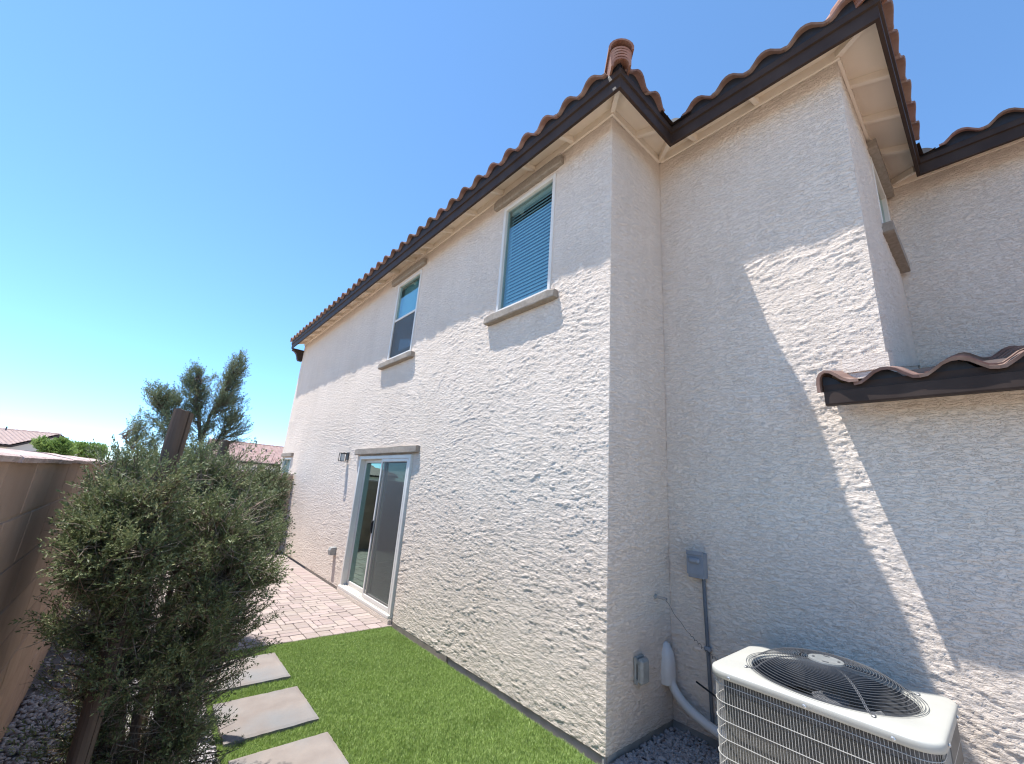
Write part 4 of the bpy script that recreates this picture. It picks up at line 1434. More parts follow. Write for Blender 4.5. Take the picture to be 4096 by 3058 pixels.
# top pan with a round opening and turned-down lip
FR = min(hx, hy) * 0.88
fcx, fcy = 0.0, -0.01
N = 160
OUT = rrect(hx, hy, 0.105, 12)
OUTr = resample(OUT, N)
ang = np.arctan2(OUTr[:, 1] - fcy, OUTr[:, 0] - fcx)
EX, EY = FR, FR * 1.06
rings = []
rings.append(np.c_[OUTr * [(hx - 0.006) / hx, (hy - 0.006) / hy], np.full(N, AZ - 0.044)])
rings.append(np.c_[OUTr, np.full(N, AZ - 0.040)])
rings.append(np.c_[OUTr, np.full(N, AZ - 0.010)])
rings.append(np.c_[OUTr * [(hx - 0.004) / hx, (hy - 0.004) / hy], np.full(N, AZ - 0.003)])
rings.append(np.c_[OUTr * [(hx - 0.012) / hx, (hy - 0.012) / hy], np.full(N, AZ)])
inn = np.c_[fcx + EX * np.cos(ang), fcy + EY * np.sin(ang)]
for t, z in ((0.10, AZ + 0.002), (0.55, AZ + 0.006), (0.88, AZ + 0.007)):
    o_ = OUTr * [(hx - 0.012) / hx, (hy - 0.012) / hy]
    rings.append(np.c_[o_ * (1 - t) + inn * t, np.full(N, z)])
rings.append(np.c_[inn, np.full(N, AZ + 0.002)])
rings.append(np.c_[fcx + (EX - 0.006) * np.cos(ang), fcy + (EY - 0.006) * np.sin(ang), np.full(N, AZ - 0.012)])
V = np.concatenate(rings); fs = []
for k in range(len(rings) - 1):
    for i in range(N):
        j = (i + 1) % N
        fs.append((k * N + i, k * N + j, (k + 1) * N + j, (k + 1) * N + i))
MB().add([tuple(v) for v in V], fs).build('top_pan', 'acpan', ac, smooth=True)
# fan orifice
vs = []
for z, k in ((AZ - 0.011, 1.0), (AZ - 0.05, 0.97), (AZ - 0.16, 0.97)):
    for i in range(64):
        a = 2 * math.pi * i / 64
        vs.append((fcx + (EX - 0.006) * k * math.cos(a), fcy + (EY - 0.006) * k * math.sin(a), z))
MB().add(vs, [(k * 64 + i, (k + 1) * 64 + i, (k + 1) * 64 + (i + 1) % 64, k * 64 + (i + 1) % 64) for k in range(2) for i in range(64)]).build('fan_ring', 'acdark', ac, smooth=True)
# fan: motor and blades
fm = MB()
for i in range(20):
    pass
fm.tube([(fcx, fcy, AZ - 0.28), (fcx, fcy, AZ - 0.27), (fcx, fcy, AZ - 0.08), (fcx, fcy, AZ - 0.07)], [0.07, 0.085, 0.085, 0.06], 20)
fm.build('fan_motor', 'acdark', ac, smooth=False)
for kb in range(4):
    a0 = R(25 + 90 * kb)
    vs, fs = [], []
    for i in range(7):
        r_ = 0.07 + (FR - 0.10) * i / 6
        for j in range(6):
            sw = (j / 5 - 0.5) * (0.95 - 0.35 * i / 6) + 0.05 * i
            a = a0 + sw
            vs.append((fcx + r_ * math.cos(a), fcy + r_ * math.sin(a), AZ - 0.20 + (j / 5 - 0.5) * 0.11))
    for i in range(6):
        for j in range(5):
            q = i * 6 + j
            fs.append((q, q + 6, q + 7, q + 1))
    MB().add(vs, fs).build('fan_blade', 'acblade', ac, smooth=True)
# domed wire grille over the fan
gr = MB()
def dome(t):
    """height of the grille, t = 0 hub .. 1 rim"""
    return AZ + 0.010 + 0.095 * (1 - max(0, (t - 0.30) / 0.70) ** 2.6)
nr = 27
for k in range(nr):
    t = 0.21 + (1.07 - 0.21) * k / (nr - 1)
    z = dome(min(t, 1.0)) if t <= 1.0 else AZ + 0.012 - 0.0
    pts = [(fcx + EX * t * math.cos(2 * math.pi * i / 72), fcy + EY * t * math.sin(2 * math.pi * i / 72), z) for i in range(72)]
    gr.tube(pts, 0.0015, 4, closed=True)
for q in range(4):
    a = R(36 + 90 * q)
    for da in (-0.010, 0.010):
        pts = []
        for i in range(15):
            t = 0.16 + (1.10 - 0.16) * i / 14
            zz = (dome(min(t, 1.0)) if t <= 1 else AZ + 0.010) - 0.0035
            aa = a + da / max(t, .3)
            pts.append((fcx + EX * t * math.cos(aa), fcy + EY * t * math.sin(aa), zz))
        gr.tube(pts, 0.0027, 4)
    # rib bumps where the rings are welded
    for k in range(3, nr):
        t = 0.21 + (1.07 - 0.21) * k / (nr - 1)
    # bolt foot
    t = 1.12
    gr.bbox((fcx + EX * t * math.cos(a) - 0.014, fcy + EY * t * math.sin(a) - 0.008, AZ + 0.004), (fcx + EX * t * math.cos(a) + 0.014, fcy + EY * t * math.sin(a) + 0.008, AZ + 0.014), 0.003)
gr.build('fan_grille', 'acgrille', ac)['kind'] = 'stuff'
hbp = MB()
hz = dome(0.1)
nh = 28
rh = FR * 0.24
vs = [(fcx, fcy, hz + 0.008)] + [(fcx + rh * 0.96 * math.cos(2 * math.pi * i / nh), fcy + rh * 0.96 * math.sin(2 * math.pi * i / nh), hz + 0.007) for i in range(nh)] + \
     [(fcx + rh * math.cos(2 * math.pi * i / nh), fcy + rh * math.sin(2 * math.pi * i / nh), hz - 0.002) for i in range(nh)]
fs = [(0, 1 + i, 1 + (i + 1) % nh) for i in range(nh)] + [(1 + i, 1 + nh + i, 1 + nh + (i + 1) % nh, 1 + (i + 1) % nh) for i in range(nh)] + [tuple(1 + nh + i for i in range(nh - 1, -1, -1))]
hub = hbp.add(vs, fs).build('hub_plate', 'achub', ac)
for q in range(4):
    a = R(10 + 90 * q)
    sl = MB()
    c_, s_ = math.cos(a), math.sin(a)
    P = [(-0.011, -0.006), (0.011, -0.006), (0.016, 0), (0.011, 0.006), (-0.011, 0.006), (-0.016, 0)]
    sl.prism([(fcx + rh * 0.68 * c_ + u * -s_ - v_ * c_ * -1, fcy + rh * 0.68 * s_ + u * c_ + v_ * s_) for u, v_ in P], 2, hz + 0.006, hz + 0.0095)
    sl.build('bolt_slot', 'acdark', hub)
# side wire guard
sg = MB()
GP = resample(rrect(hx - 0.016, hy - 0.016, 0.095), 232)
for (x, y) in GP:
    sg.tube([(x, y, 0.07), (x, y, AZ - 0.035)], 0.0013, 4, cap=False)
GQ = resample(rrect(hx - 0.013, hy - 0.013, 0.095), 120)
for z in np.arange(0.12, AZ - 0.06, 0.088):
    sg.tube([(x, y, z) for x, y in GQ], 0.0021, 4, closed=True)
sg.build('wire_guard', 'acwire', ac)['kind'] = 'stuff'
# corner posts
for (sx, sy) in ((-1, -1), (1, -1), (1, 1)):
    cpst = MB()
    pts = []
    for i in range(7):
        a = R(90 * i / 6)
        pts.append((sx * (hx - 0.02 - 0.085 + 0.085 * math.cos(a)), sy * (hy - 0.02 - 0.085 + 0.085 * math.sin(a))))
    inn_ = [(x * 0.97, y * 0.97) for x, y in pts]
    cpst.prism(pts + inn_[::-1], 2, 0.08, AZ - 0.04)
    if (sx, sy) != (-1, -1):
        cpst.build('corner_post', 'acpost', ac)
# service panel on the right side
spn = MB(); spn.bbox((-hx * 0.2, -hy + 0.012, 0.09), (hx - 0.1, -hy + 0.03, AZ - 0.05), 0.004); spn.build('service_panel', 'acpost', ac)
# screws on the lip
for (x, y) in ((-hx - 0.001, 0.0), (-hx - 0.001, -hy + 0.16), (-hx + 0.16, -hy - 0.001), (hx - 0.22, -hy - 0.001), (-hx - 0.001, hy - 0.13)):
    s_ = MB()
    dirx = Vector((-1, 0, 0)) if abs(x) > hx - 0.05 and x < 0 and abs(y) < hy else Vector((0, -1, 0))
    c_ = Vector((x, y, AZ - 0.028))
    s_.tube([c_, c_ + dirx * 0.004, c_ + dirx * 0.007], [0.009, 0.009, 0.005], 8)
    s_.build('screw', 'steel', ac)

# ------------------------------------------------------------------ fittings on the shaded corner
dsc = empty('disconnect_box', (XB, -0.28, 1.24), 'blue grey electrical disconnect box above the air conditioner', 'electrical box')
b = MB(); b.bbox((-0.085, -0.062, -0.095), (-0.004, 0.068, 0.098), 0.004); b.build('body', 'elec', dsc)
b = MB(); b.prism([(-0.100, 0.112), (-0.100, 0.085), (-0.094, 0.078), (-0.094, -0.07), (-0.086, -0.07), (-0.086, 0.112)], 1, -0.066, 0.072); b.build('cover', 'elec', dsc)
b = MB(); b.bbox((-0.116, -0.042, 0.018), (-0.092, 0.052, 0.060), 0.012); b.build('handle', 'elec', dsc)
b = MB()
b.tube([(-0.03, -0.035, -0.09), (-0.028, -0.037, -0.3), (-0.022, -0.043, -0.75), (-0.02, -0.05, -1.1)], 0.0135, 10)
b.build('conduit', 'conduit', dsc)
b = MB(); b.bbox((-0.045, -0.066, -0.62), (-0.004, -0.018, -0.59), 0.004); b.build('strap', 'elec', dsc)

cov = empty('line_cover', (0.80, 0, 0.45), 'white pipe cover and insulated line running from the corner to the air conditioner', 'pipe cover')
# tapered half-shell cover on the short wall
vs, fs = [], []
rows = [(-0.135, 0.074, 0.068), (-0.06, 0.074, 0.072), (0.02, 0.070, 0.070), (0.08, 0.060, 0.060), (0.125, 0.044, 0.042), (0.15, 0.028, 0.028), (0.162, 0.006, 0.008)]
nc = 12
for (z, rw_, dp) in rows:
    for i in range(nc + 1):
        a = math.pi * i / nc
        cx1 = math.cos(a); sy1 = math.sin(a)
        vs.append((0.0 + rw_ * np.sign(cx1) * abs(cx1) ** 0.8, -0.002 - dp * abs(sy1) ** 0.7, z))
k = nc + 1
for i in range(len(rows) - 1):
    for j in range(nc):
        fs.append((i * k + j, i * k + j + 1, (i + 1) * k + j + 1, (i + 1) * k + j))
MB().add(vs, fs).build('shell', 'pvc', cov, smooth=True)
b = MB()
path = []
ctrl = [Vector((0.0, -0.035, -0.05)), Vector((0.0, -0.045, -0.22)), Vector((0.0, -0.20, -0.32)), Vector((-0.02, -0.75, -0.36))]
for i in range(21):
    t = i / 20
    p = ctrl[0] * (1 - t) ** 3 + ctrl[1] * 3 * t * (1 - t) ** 2 + ctrl[2] * 3 * t * t * (1 - t) + ctrl[3] * t ** 3
    path.append(p)
b.tube(path, 0.034, 14)
b.build('insulated_line', 'pvc', cov, smooth=True)
wp = empty('power_whip', (XB - 0.10, -0.62, 0.32), 'short black cable entering the air conditioner beside the white line', 'cable')
b = MB()
b.tube([(0.03, 0.38, 0.07), (0.0, 0.25, 0.045), (-0.02, 0.10, 0.0), (-0.03, 0.0, -0.01)], 0.007, 6)
b.build('cord', 'black', wp, smooth=True)
b = MB(); b.tube([(-0.028, 0.03, -0.008), (-0.03, 0.0, -0.01), (-0.034, -0.09, -0.025)], [0.018, 0.022, 0.022], 12); b.build('bushing', 'black', wp, smooth=True)

oc = empty('outlet_cover', (0.385, 0, 0.485), 'grey weatherproof outlet cover on the shaded short wall', 'outlet cover')
b = MB(); b.bbox((-0.055, -0.022, -0.09), (0.065, -0.003, 0.092), 0.005); b.build('base', 'outlet', oc)
b = MB(); b.bbox((-0.048, -0.075, -0.085), (0.062, -0.022, 0.085), 0.016); b.build('lid', 'outlet', oc)
b = MB(); b.tube([(-0.050, -0.03, 0.05), (-0.050, -0.03, 0.088)], 0.006, 6); b.tube([(-0.050, -0.03, -0.088), (-0.050, -0.03, -0.05)], 0.006, 6); b.build('hinge', 'outlet', oc)

st = empty('pipe_stub', (0.655, 0, 0.965), 'thin metal pipe stub poking out of the shaded short wall', 'pipe')
b = MB()
b.tube([(0, 0.005, 0), (0, -0.010, 0), (0.002, -0.011, 0)], [0.022, 0.020, 0.012], 12)
b.build('flange', 'outlet', st)
b = MB()
n_ = 10
vs = []
for (yy_, rr) in ((0.0, 0.0115), (-0.105, 0.0115), (-0.105, 0.0085), (-0.03, 0.0085)):
    for i in range(n_):
        a = 2 * math.pi * i / n_
        vs.append((rr * math.cos(a), yy_, rr * math.sin(a)))
fs = [(k * n_ + i, (k + 1) * n_ + i, (k + 1) * n_ + (i + 1) % n_, k * n_ + (i + 1) % n_) for k in range(3) for i in range(n_)]
MB().add(vs, fs).build('tube', 'steel', st)
# coiled wire
cw = MB()
pts = []
A_, B_ = Vector((0.66, -0.09, 0.955)), Vector((0.80, -0.66, 0.52))
Lw = (B_ - A_)
for i in range(300):
    t = i / 299
    p = A_ + Lw * t + Vector((0, 0, -0.10 * math.sin(math.pi * t) * (1 - 0.4 * t)))
    rad = 0.0 if t < 0.28 else 0.011 * min(1, (t - 0.28) / 0.15)
    ph = 150 * t
    wob = Vector((0.004 * math.sin(25 * t), 0, 0.006 * math.sin(40 * t))) if t < 0.3 else Vector((0, 0, 0))
    pts.append(p + wob + Vector((0.3 * rad * math.sin(ph), rad * math.cos(ph) * 0.55, rad * math.sin(ph))))
cw.tube(pts, 0.0016, 4)
tag(cw.build('coiled_wire', 'black'), 'thin black coiled wire hanging from the pipe stub to the air conditioner', 'wire')

# wall lamp and outlet by the sliding door
wl = empty('wall_lamp', (0, 5.80, 2.13), 'small dark lantern with frosted glass on the wall beside the sliding door', 'lamp')
b = MB(); b.bbox((-0.022, -0.06, -0.07), (0.0, 0.06, 0.09), 0.005); b.build('back_plate', 'bronze', wl)
b = MB(); b.tube([(-0.02, 0, 0.06), (-0.10, 0, 0.075), (-0.15, 0, 0.06)], 0.010, 6); b.build('arm', 'bronze', wl)
b = MB(); b.prism([(-0.195, -0.068), (-0.060, -0.068), (-0.060, 0.068), (-0.195, 0.068)], 2, 0.055, 0.07)
for (x, y) in ((-0.185, -0.058), (-0.070, -0.058), (-0.070, 0.058), (-0.185, 0.058)):
    b.box((x - 0.006, y - 0.006, -0.11), (x + 0.006, y + 0.006, 0.056))
for z in (-0.11,):
    b.box((-0.191, -0.064, z), (-0.064, -0.052, z + 0.012)); b.box((-0.191, 0.052, z), (-0.064, 0.064, z + 0.012))
    b.box((-0.191, -0.0515, z + 0.001), (-0.179, 0.0515, z + 0.011)); b.box((-0.076, -0.0515, z + 0.001), (-0.064, 0.0515, z + 0.011))
b.build('cage', 'bronze', wl)
b = MB(); b.prism(rrect(0.040, 0.040, 0.016, 3), 2, -0.095, 0.05)
b.v = [(x - 0.1275, y, z) for x, y, z in b.v]
b.build('lamp_glass', 'lampglass', wl)
wl.scale = (0.8, 0.8, 0.85)
oc2 = empty('outlet_cover', (0, 5.66, 0.52), 'grey box outlet cover low on the sunny wall left of the sliding door', 'outlet cover')
b = MB(); b.bbox((-0.012, -0.06, -0.065), (0.0, 0.06, 0.07), 0.003); b.build('base', 'outlet', oc2)
b = MB(); b.prism([(-0.012, -0.055), (-0.095, -0.055), (-0.105, 0.02), (-0.085, 0.062), (-0.012, 0.068)], 1, -0.055, 0.055); b.build('lid', 'outlet', oc2)

# ------------------------------------------------------------------ plants
def sprig_template(n_pairs, length, leaf, wid, rng, flat=0.5):
    """small feathery spray: diamonds set along a stem (two triangles each)"""
    V, F = [], []
    for i in range(n_pairs):
        t = (i + 0.4) / n_pairs
        for s in (-1, 1):
            a = s * rng.uniform(0.45, 0.95)
            e = rng.uniform(-flat, flat)
            d_ = np.array([math.sin(a) * math.cos(e), math.cos(a), math.sin(e) * 0.8])
            d_ /= np.linalg.norm(d_)
            L = leaf * (1.15 - 0.6 * t) * rng.uniform(0.75, 1.2)
            base = np.array([0, t * length, 0])
            side = np.cross(d_, rng.normal(0, 1, 3)); side /= np.linalg.norm(side)
            k = len(V)
            V += [base, base + d_ * L * 0.5 + side * wid, base + d_ * L, base + d_ * L * 0.5 - side * wid]
            F += [(k, k + 1, k + 2), (k, k + 2, k + 3)]
    k = len(V)
    d_ = np.array([0, 1, 0]); side = np.array([1, 0, 0.3]) * wid
    b = np.array([0, length * 0.8, 0])
    V += [b, b + d_ * leaf * .4 + side, b + d_ * leaf, b + d_ * leaf * .4 - side]
    F += [(k, k + 1, k + 2), (k, k + 2, k + 3)]
    return np.array(V), np.array(F)

def place_sprigs(P, D, S_, templates, rng):
    """copies of the templates at points P along directions D with sizes S_"""
    VV, FF, off = [], [], 0
    which = rng.integers(0, len(templates), len(P))
    for ti, (tv, tf) in enumerate(templates):
        m_ = which == ti
        p, d_, s = P[m_], D[m_], S_[m_]
        n = len(p)
        if not n: continue
        d_ = d_ / np.linalg.norm(d_, axis=1, keepdims=True)
        r = rng.normal(0, 1, (n, 3))
        x = np.cross(d_, r); x /= np.linalg.norm(x, axis=1, keepdims=True)
        z = np.cross(x, d_)
        V = (tv[None, :, 0:1] * x[:, None] + tv[None, :, 1:2] * d_[:, None] + tv[None, :, 2:3] * z[:, None]) * s[:, None, None] + p[:, None]
        F = tf[None] + (np.arange(n) * len(tv))[:, None, None] + off
        VV.append(V.reshape(-1, 3)); FF.append(F.reshape(-1, 3)); off += n * len(tv)
    return np.concatenate(VV), np.concatenate(FF)

def twig_tubes(paths, radii, n=3):
    """many thin tubes at once; paths (m,k,3), radii (m,k)"""
    m_, k, _ = paths.shape
    t = np.gradient(paths, axis=1)
    t /= np.linalg.norm(t, axis=2, keepdims=True) + 1e-9
    ref = np.where(np.abs(t[..., 2:3]) < 0.9, np.array([0, 0, 1.0]), np.array([1.0, 0, 0]))
    x = np.cross(t, ref); x /= np.linalg.norm(x, axis=2, keepdims=True) + 1e-9
    y = np.cross(t, x)
    V = np.stack([paths + (x * math.cos(2 * math.pi * i / n) + y * math.sin(2 * math.pi * i / n)) * radii[..., None] for i in range(n)], 2)
    idx = np.arange(m_ * k * n).reshape(m_, k, n)
    a, b = idx[:, :-1], idx[:, 1:]
    F = np.stack([a, np.roll(a, -1, 2), np.roll(b, -1, 2), b], -1).reshape(-1, 4)
    return V.reshape(-1, 3), F

def ellipsoid_points(ells, n, rng, shell=0.55):
    """points in a union of ellipsoids, more of them near the outside; ells rows cx cy cz rx ry rz weight"""
    wts = np.array([e[6] for e in ells]); wts = wts / wts.sum()
    ids = rng.choice(len(ells), n, p=wts)
    d_ = rng.normal(0, 1, (n, 3)); d_ /= np.linalg.norm(d_, axis=1, keepdims=True)
    r = rng.uniform(shell ** 3, 1, n) ** (1 / 3)
    E = np.array([e[:6] for e in ells])[ids]
    return E[:, :3] + d_ * r[:, None] * E[:, 3:], d_

def lumpy(ells, n, seed, r=(0.09, 0.17), out=0.95):
    """adds small lobes on the outside of the ellipsoids so that the outline is uneven"""
    rng = np.random.default_rng(seed)
    P, D = ellipsoid_points(ells, n, rng, 0.93)
    res = list(ells)
    for p, d_ in zip(P, D):
        rr = rng.uniform(*r)
        c = p + d_ * rr * 0.35
        res.append((c[0], c[1], c[2], rr, rr, rr * rng.uniform(0.9, 1.7), 0.30))
    return res

def shrub(root, ells, n_twig, stems, leafmat, seed, per=9, sprig=0.085, leaf=0.034, wid=0.0042, clip=None, upbias=0.35, twig_r=0.0035, shell=0.55, tail=0.75, pairs=4, thin=None, bare=0, bare_mat='drytwig'):
    rng = np.random.default_rng(seed)
    P, D = ellipsoid_points(ells, n_twig, rng, shell)
    if clip is not None:
        ok = clip(P); P, D = P[ok], D[ok]
    n = len(P)
    # attach every twig to the nearest stem point lower than it
    SP = np.concatenate([np.array([(1 - t) * np.array(a) + t * np.array(b) for t in np.linspace(0, 1, 14)]) for (a, b) in stems])
    dd = np.linalg.norm((P[:, None] - SP[None]) * np.array([1, 1, 1.2]), axis=2) + np.where(SP[None, :, 2] > P[:, None, 2] - 0.08, 3.0, 0.0)
    A = SP[np.argmin(dd, 1)]
    A = A + rng.normal(0, 0.02, A.shape)
    out = P - A
    ctrl = A + out * 0.55 + np.c_[np.zeros(n), np.zeros(n), -0.10 * np.linalg.norm(out, axis=1)] + rng.normal(0, 0.05, (n, 3))
    ts = np.linspace(0, 1, 7)
    path = (1 - ts)[None, :, None] ** 2 * A[:, None] + 2 * (ts * (1 - ts))[None, :, None] * ctrl[:, None] + (ts ** 2)[None, :, None] * P[:, None]
    rad = twig_r * (1.25 - ts)[None] * rng.uniform(0.7, 1.3, (n, 1))
    tv, tf = twig_tubes(path, rad)
    np_mesh('branches', tv, tf, 'bark', root)
    # sprays along the outer part of every twig
    tt = rng.uniform(1 - tail, 1.0, (n, per)); tt[:, 0] = 1.0
    q = (1 - tt)[..., None] ** 2 * A[:, None] + 2 * (tt * (1 - tt))[..., None] * ctrl[:, None] + (tt ** 2)[..., None] * P[:, None]
    dirs = 2 * (1 - tt)[..., None] * (ctrl - A)[:, None] + 2 * tt[..., None] * (P - ctrl)[:, None]
    dirs /= np.linalg.norm(dirs, axis=2, keepdims=True) + 1e-9
    dirs = dirs + rng.normal(0, 0.45, dirs.shape) + np.array([0, 0, upbias]) + 0.3 * D[:, None]
    dirs[:, 0] = (dirs[:, 0] * 0.6 + D * 0.8 + np.array([0, 0, upbias]))
    sz = rng.uniform(0.7, 1.3, (n, per))
    if thin is not None:
        kp = rng.uniform(0, 1, (n, per)) < thin(q)
        q, dirs, sz = q[kp], dirs[kp], sz[kp]
    if bare:
        k = rng.integers(0, n, bare)
        s0 = rng.uniform(0.2, 0.8, bare)[:, None]
        a0 = (1 - s0) ** 2 * A[k] + 2 * s0 * (1 - s0) * ctrl[k] + s0 ** 2 * P[k]
        dv = rng.normal(0, 1, (bare, 3)) * [1, 1, 0.7] + [0, 0, 0.35]
        dv *= (rng.uniform(0.06, 0.17, bare) / np.linalg.norm(dv, axis=1))[:, None]
        md = a0 + dv * 0.5 + rng.normal(0, 0.010, (bare, 3))
        bp = np.stack([a0, md, a0 + dv], 1)
        bv, bf = twig_tubes(bp, np.array([0.0019, 0.0014, 0.0007])[None] * rng.uniform(0.7, 1.4, (bare, 1)))
        np_mesh('dry_twigs', bv, bf, bare_mat, root)
    temps = [sprig_template(pairs, sprig, leaf, wid, rng) for _ in range(6)]
    V, F = place_sprigs(q.reshape(-1, 3), dirs.reshape(-1, 3), sz.ravel(), temps, rng)
    np_mesh('crown', V, F, leafmat, root)

def stems_mesh(root, stems, r0, r1, name='trunk', seed=0, mt='bark'):
    rng = np.random.default_rng(seed)
    for (a, b) in stems:
        a, b = Vector(a), Vector(b)
        pts, rs = [], []
        for i in range(9):
            t = i / 8
            p = a.lerp(b, t) + Vector((rng.normal(0, .012), rng.normal(0, .012), 0)) * (1 if 0 < i < 8 else 0)
            pts.append(p); rs.append(r0 * (1 - t) + r1 * t)
        MB().tube(pts, rs, 7).build(name, mt, root, smooth=True)

# dense shrub between the stake and the stepping stones
sh = empty('shrub', (0, 0, 0), 'dense dark green juniper shrub around the near wooden stake', 'shrub')
STM = [((-2.50, 0.95, -0.03), (-2.55, 0.85, 1.55)), ((-2.42, 1.05, -0.03), (-2.25, 1.35, 1.60)), ((-2.52, 1.02, -0.03), (-2.75, 1.15, 1.60)),
       ((-2.46, 0.98, -0.03), (-2.38, 0.62, 1.45)), ((-2.45, 1.02, -0.03), (-2.42, 1.30, 1.60)), ((-2.55, 0.95, -0.03), (-2.80, 0.60, 1.50))]
stems_mesh(sh, STM, 0.028, 0.008, seed=3)
ELL = [(-2.47, 0.85, 1.22, 0.42, 0.52, 0.48, 3.2), (-2.48, 0.88, 0.58, 0.33, 0.48, 0.55, 2.8), (-2.45, 0.90, 0.22, 0.28, 0.40, 0.22, 0.8),
       (-2.28, 0.98, 1.48, 0.20, 0.34, 0.27, 1.2), (-2.72, 0.65, 1.46, 0.22, 0.38, 0.30, 1.0),
       (-2.72, 0.36, 1.42, 0.22, 0.18, 0.28, 1.1), (-2.80, 0.45, 1.05, 0.15, 0.22, 0.22, 0.5), (-2.48, 0.42, 1.25, 0.22, 0.20, 0.40, 0.9),
       (-2.86, 0.75, 1.62, 0.13, 0.3, 0.20, 0.5), (-2.90, 0.58, 1.30, 0.11, 0.3, 0.28, 0.6), (-2.88, 0.95, 1.72, 0.05, 0.06, 0.20, 0.14), (-2.80, 0.95, 1.70, 0.05, 0.05, 0.18, 0.10), (-2.78, 0.62, 0.75, 0.15, 0.25, 0.32, 0.5),
       (-2.60, 1.10, 1.72, 0.28, 0.35, 0.17, 0.6)]
CLIP = lambda P: (P[:, 0] > LX + 0.12) & (P[:, 1] > 0.10)
shrub(sh, lumpy(ELL, 34, 5, r=(0.07, 0.14)), 2600, STM, 'juniper', 21, per=12, clip=CLIP, sprig=0.070, leaf=0.019, wid=0.0024, pairs=5, twig_r=0.0042, bare=9000,
      thin=lambda p: np.clip(0.62 + 0.5 * sstep(0.55, 1.45, p[..., 2]) + 0.75 * (pn(p[..., 0] * 6 + p[..., 1] * 3, p[..., 2] * 6 + p[..., 1] * 4, 9)), 0.10, 1.0))

# taller airy tree behind it
tr = empty('tree', (0, 0, 0), 'airy grey green evergreen tree rising behind the shrub', 'tree')
STT = [((-2.397, 4.0, -0.03), (-2.349, 4.0, 2.235)), ((-2.349, 4.0, 2.115), (-2.205, 4.0, 2.99)), ((-2.349, 4.0, 1.995), (-2.541, 3.94, 2.714)), ((-2.373, 4.0, 1.755), (-2.828, 4.0, 2.439)), ((-2.373, 4.0, 1.576), (-2.109, 4.06, 2.295)), ((-2.385, 4.0, 1.336), (-3.02, 4.0, 1.995))]
stems_mesh(tr, STT, 0.022, 0.006, seed=9)
ELT = [(-2.181, 4.0, 2.918, 0.096, 0.144, 0.264, 1.0),
       (-2.253, 4.0, 2.654, 0.204, 0.24, 0.24, 1.2),
       (-2.157, 4.0, 2.463, 0.18, 0.24, 0.192, 0.8),
       (-2.565, 4.0, 2.75, 0.12, 0.144, 0.18, 0.8),
       (-2.565, 4.0, 2.511, 0.216, 0.24, 0.18, 1.1),
       (-2.852, 4.0, 2.487, 0.132, 0.168, 0.12, 0.7),
       (-2.709, 4.0, 2.391, 0.144, 0.168, 0.12, 0.6),
       (-2.049, 4.0, 2.199, 0.156, 0.216, 0.216, 0.8),
       (-2.385, 4.0, 2.235, 0.264, 0.24, 0.168, 0.8),
       (-3.008, 3.88, 2.115, 0.096, 0.168, 0.216, 0.7),
       (-2.78, 3.88, 2.115, 0.204, 0.24, 0.192, 1.0),
       (-2.469, 3.88, 1.875, 0.455, 0.479, 0.3, 2.0),
       (-2.565, 3.88, 1.216, 0.36, 0.479, 0.479, 1.2)]
shrub(tr, ELT, 1500, STT, 'tamarisk', 33, per=8, sprig=0.072, leaf=0.020, wid=0.0028, upbias=0.6, shell=0.2, twig_r=0.003, tail=0.6, clip=CLIP)

# second shrub behind, along the bed
sh2 = empty('shrub', (0, 0, 0), 'loose sunlit shrub behind the near one, reaching towards the house', 'shrub')
STM2 = [((-2.30, 1.35, -0.03), (-2.22, 1.35, 1.3)), ((-2.30, 1.35, -0.03), (-2.10, 1.30, 1.4)), ((-2.30, 1.35, -0.03), (-2.38, 1.40, 1.4))]
stems_mesh(sh2, STM2, 0.022, 0.007, seed=13)
ELL2 = [(-2.17, 1.15, 1.46, 0.14, 0.24, 0.26, 1.6), (-2.30, 1.32, 1.25, 0.22, 0.25, 0.38, 1.2), (-2.10, 1.12, 1.62, 0.07, 0.16, 0.12, 0.4), (-2.28, 1.30, 0.80, 0.18, 0.25, 0.38, 0.8), (-2.3, 1.4, 1.70, 0.22, 0.22, 0.14, 0.6)]
shrub(sh2, ELL2, 600, STM2, 'dryjuniper', 44, per=10, sprig=0.065, leaf=0.018, wid=0.0024, pairs=5, clip=CLIP, bare=900)

# wooden stakes
def stake(name, base, top, r, label, seed, split=True):
    rng = np.random.default_rng(seed)
    root = empty(name, base, label, 'stake')
    ax = Vector(top) - Vector(base)
    t = ax.normalized()
    x = t.cross(Vector((0.79, 0.61, 0))).normalized()
    y = t.cross(x)
    n = 16
    halves = (0, 1) if split else (0,)
    for h_ in halves:
        vs, fs = [], []
        rows = 12
        for i in range(rows + 1):
            s = i / rows
            gap = 0.0015 + 0.007 * max(0, s - 0.55) if split else 0
            c = ax * s
            rr = r * (1 + 0.03 * math.sin(7 * s + seed)) * (1.0 if s > 0.01 else 0.9)
            k = 9 if split else n
            for j in range(k):
                a = (math.pi * j / (k - 1) if split else 2 * math.pi * j / n)
                if h_: a += math.pi
                q = c + (x * math.cos(a) + y * math.sin(a)) * rr * (1 + 0.03 * math.sin(5 * a + seed)) + (y if not h_ else -y) * (gap if split else 0)
                if i == rows: q += t * rng.uniform(-0.006, 0.006) - t * (0.012 * h_)
                vs.append(q)
        k = 9 if split else n
        for i in range(rows):
            for j in range(k):
                j2 = (j + 1) % k
                fs.append((i * k + j, i * k + j2, (i + 1) * k + j2, (i + 1) * k + j))
        fs.append(tuple(rows * k + j for j in range(k)))
        MB().add(vs, fs).build('post_half' if split else 'post', 'stake', root, smooth=False)
    return root, ax, x, y
s1, ax1, xx1, yy1 = stake('wooden_stake', (-2.735, 0.455, -0.03), (-2.695, 0.452, 1.985), 0.036, 'split round wooden stake standing up through the near shrub', 2)
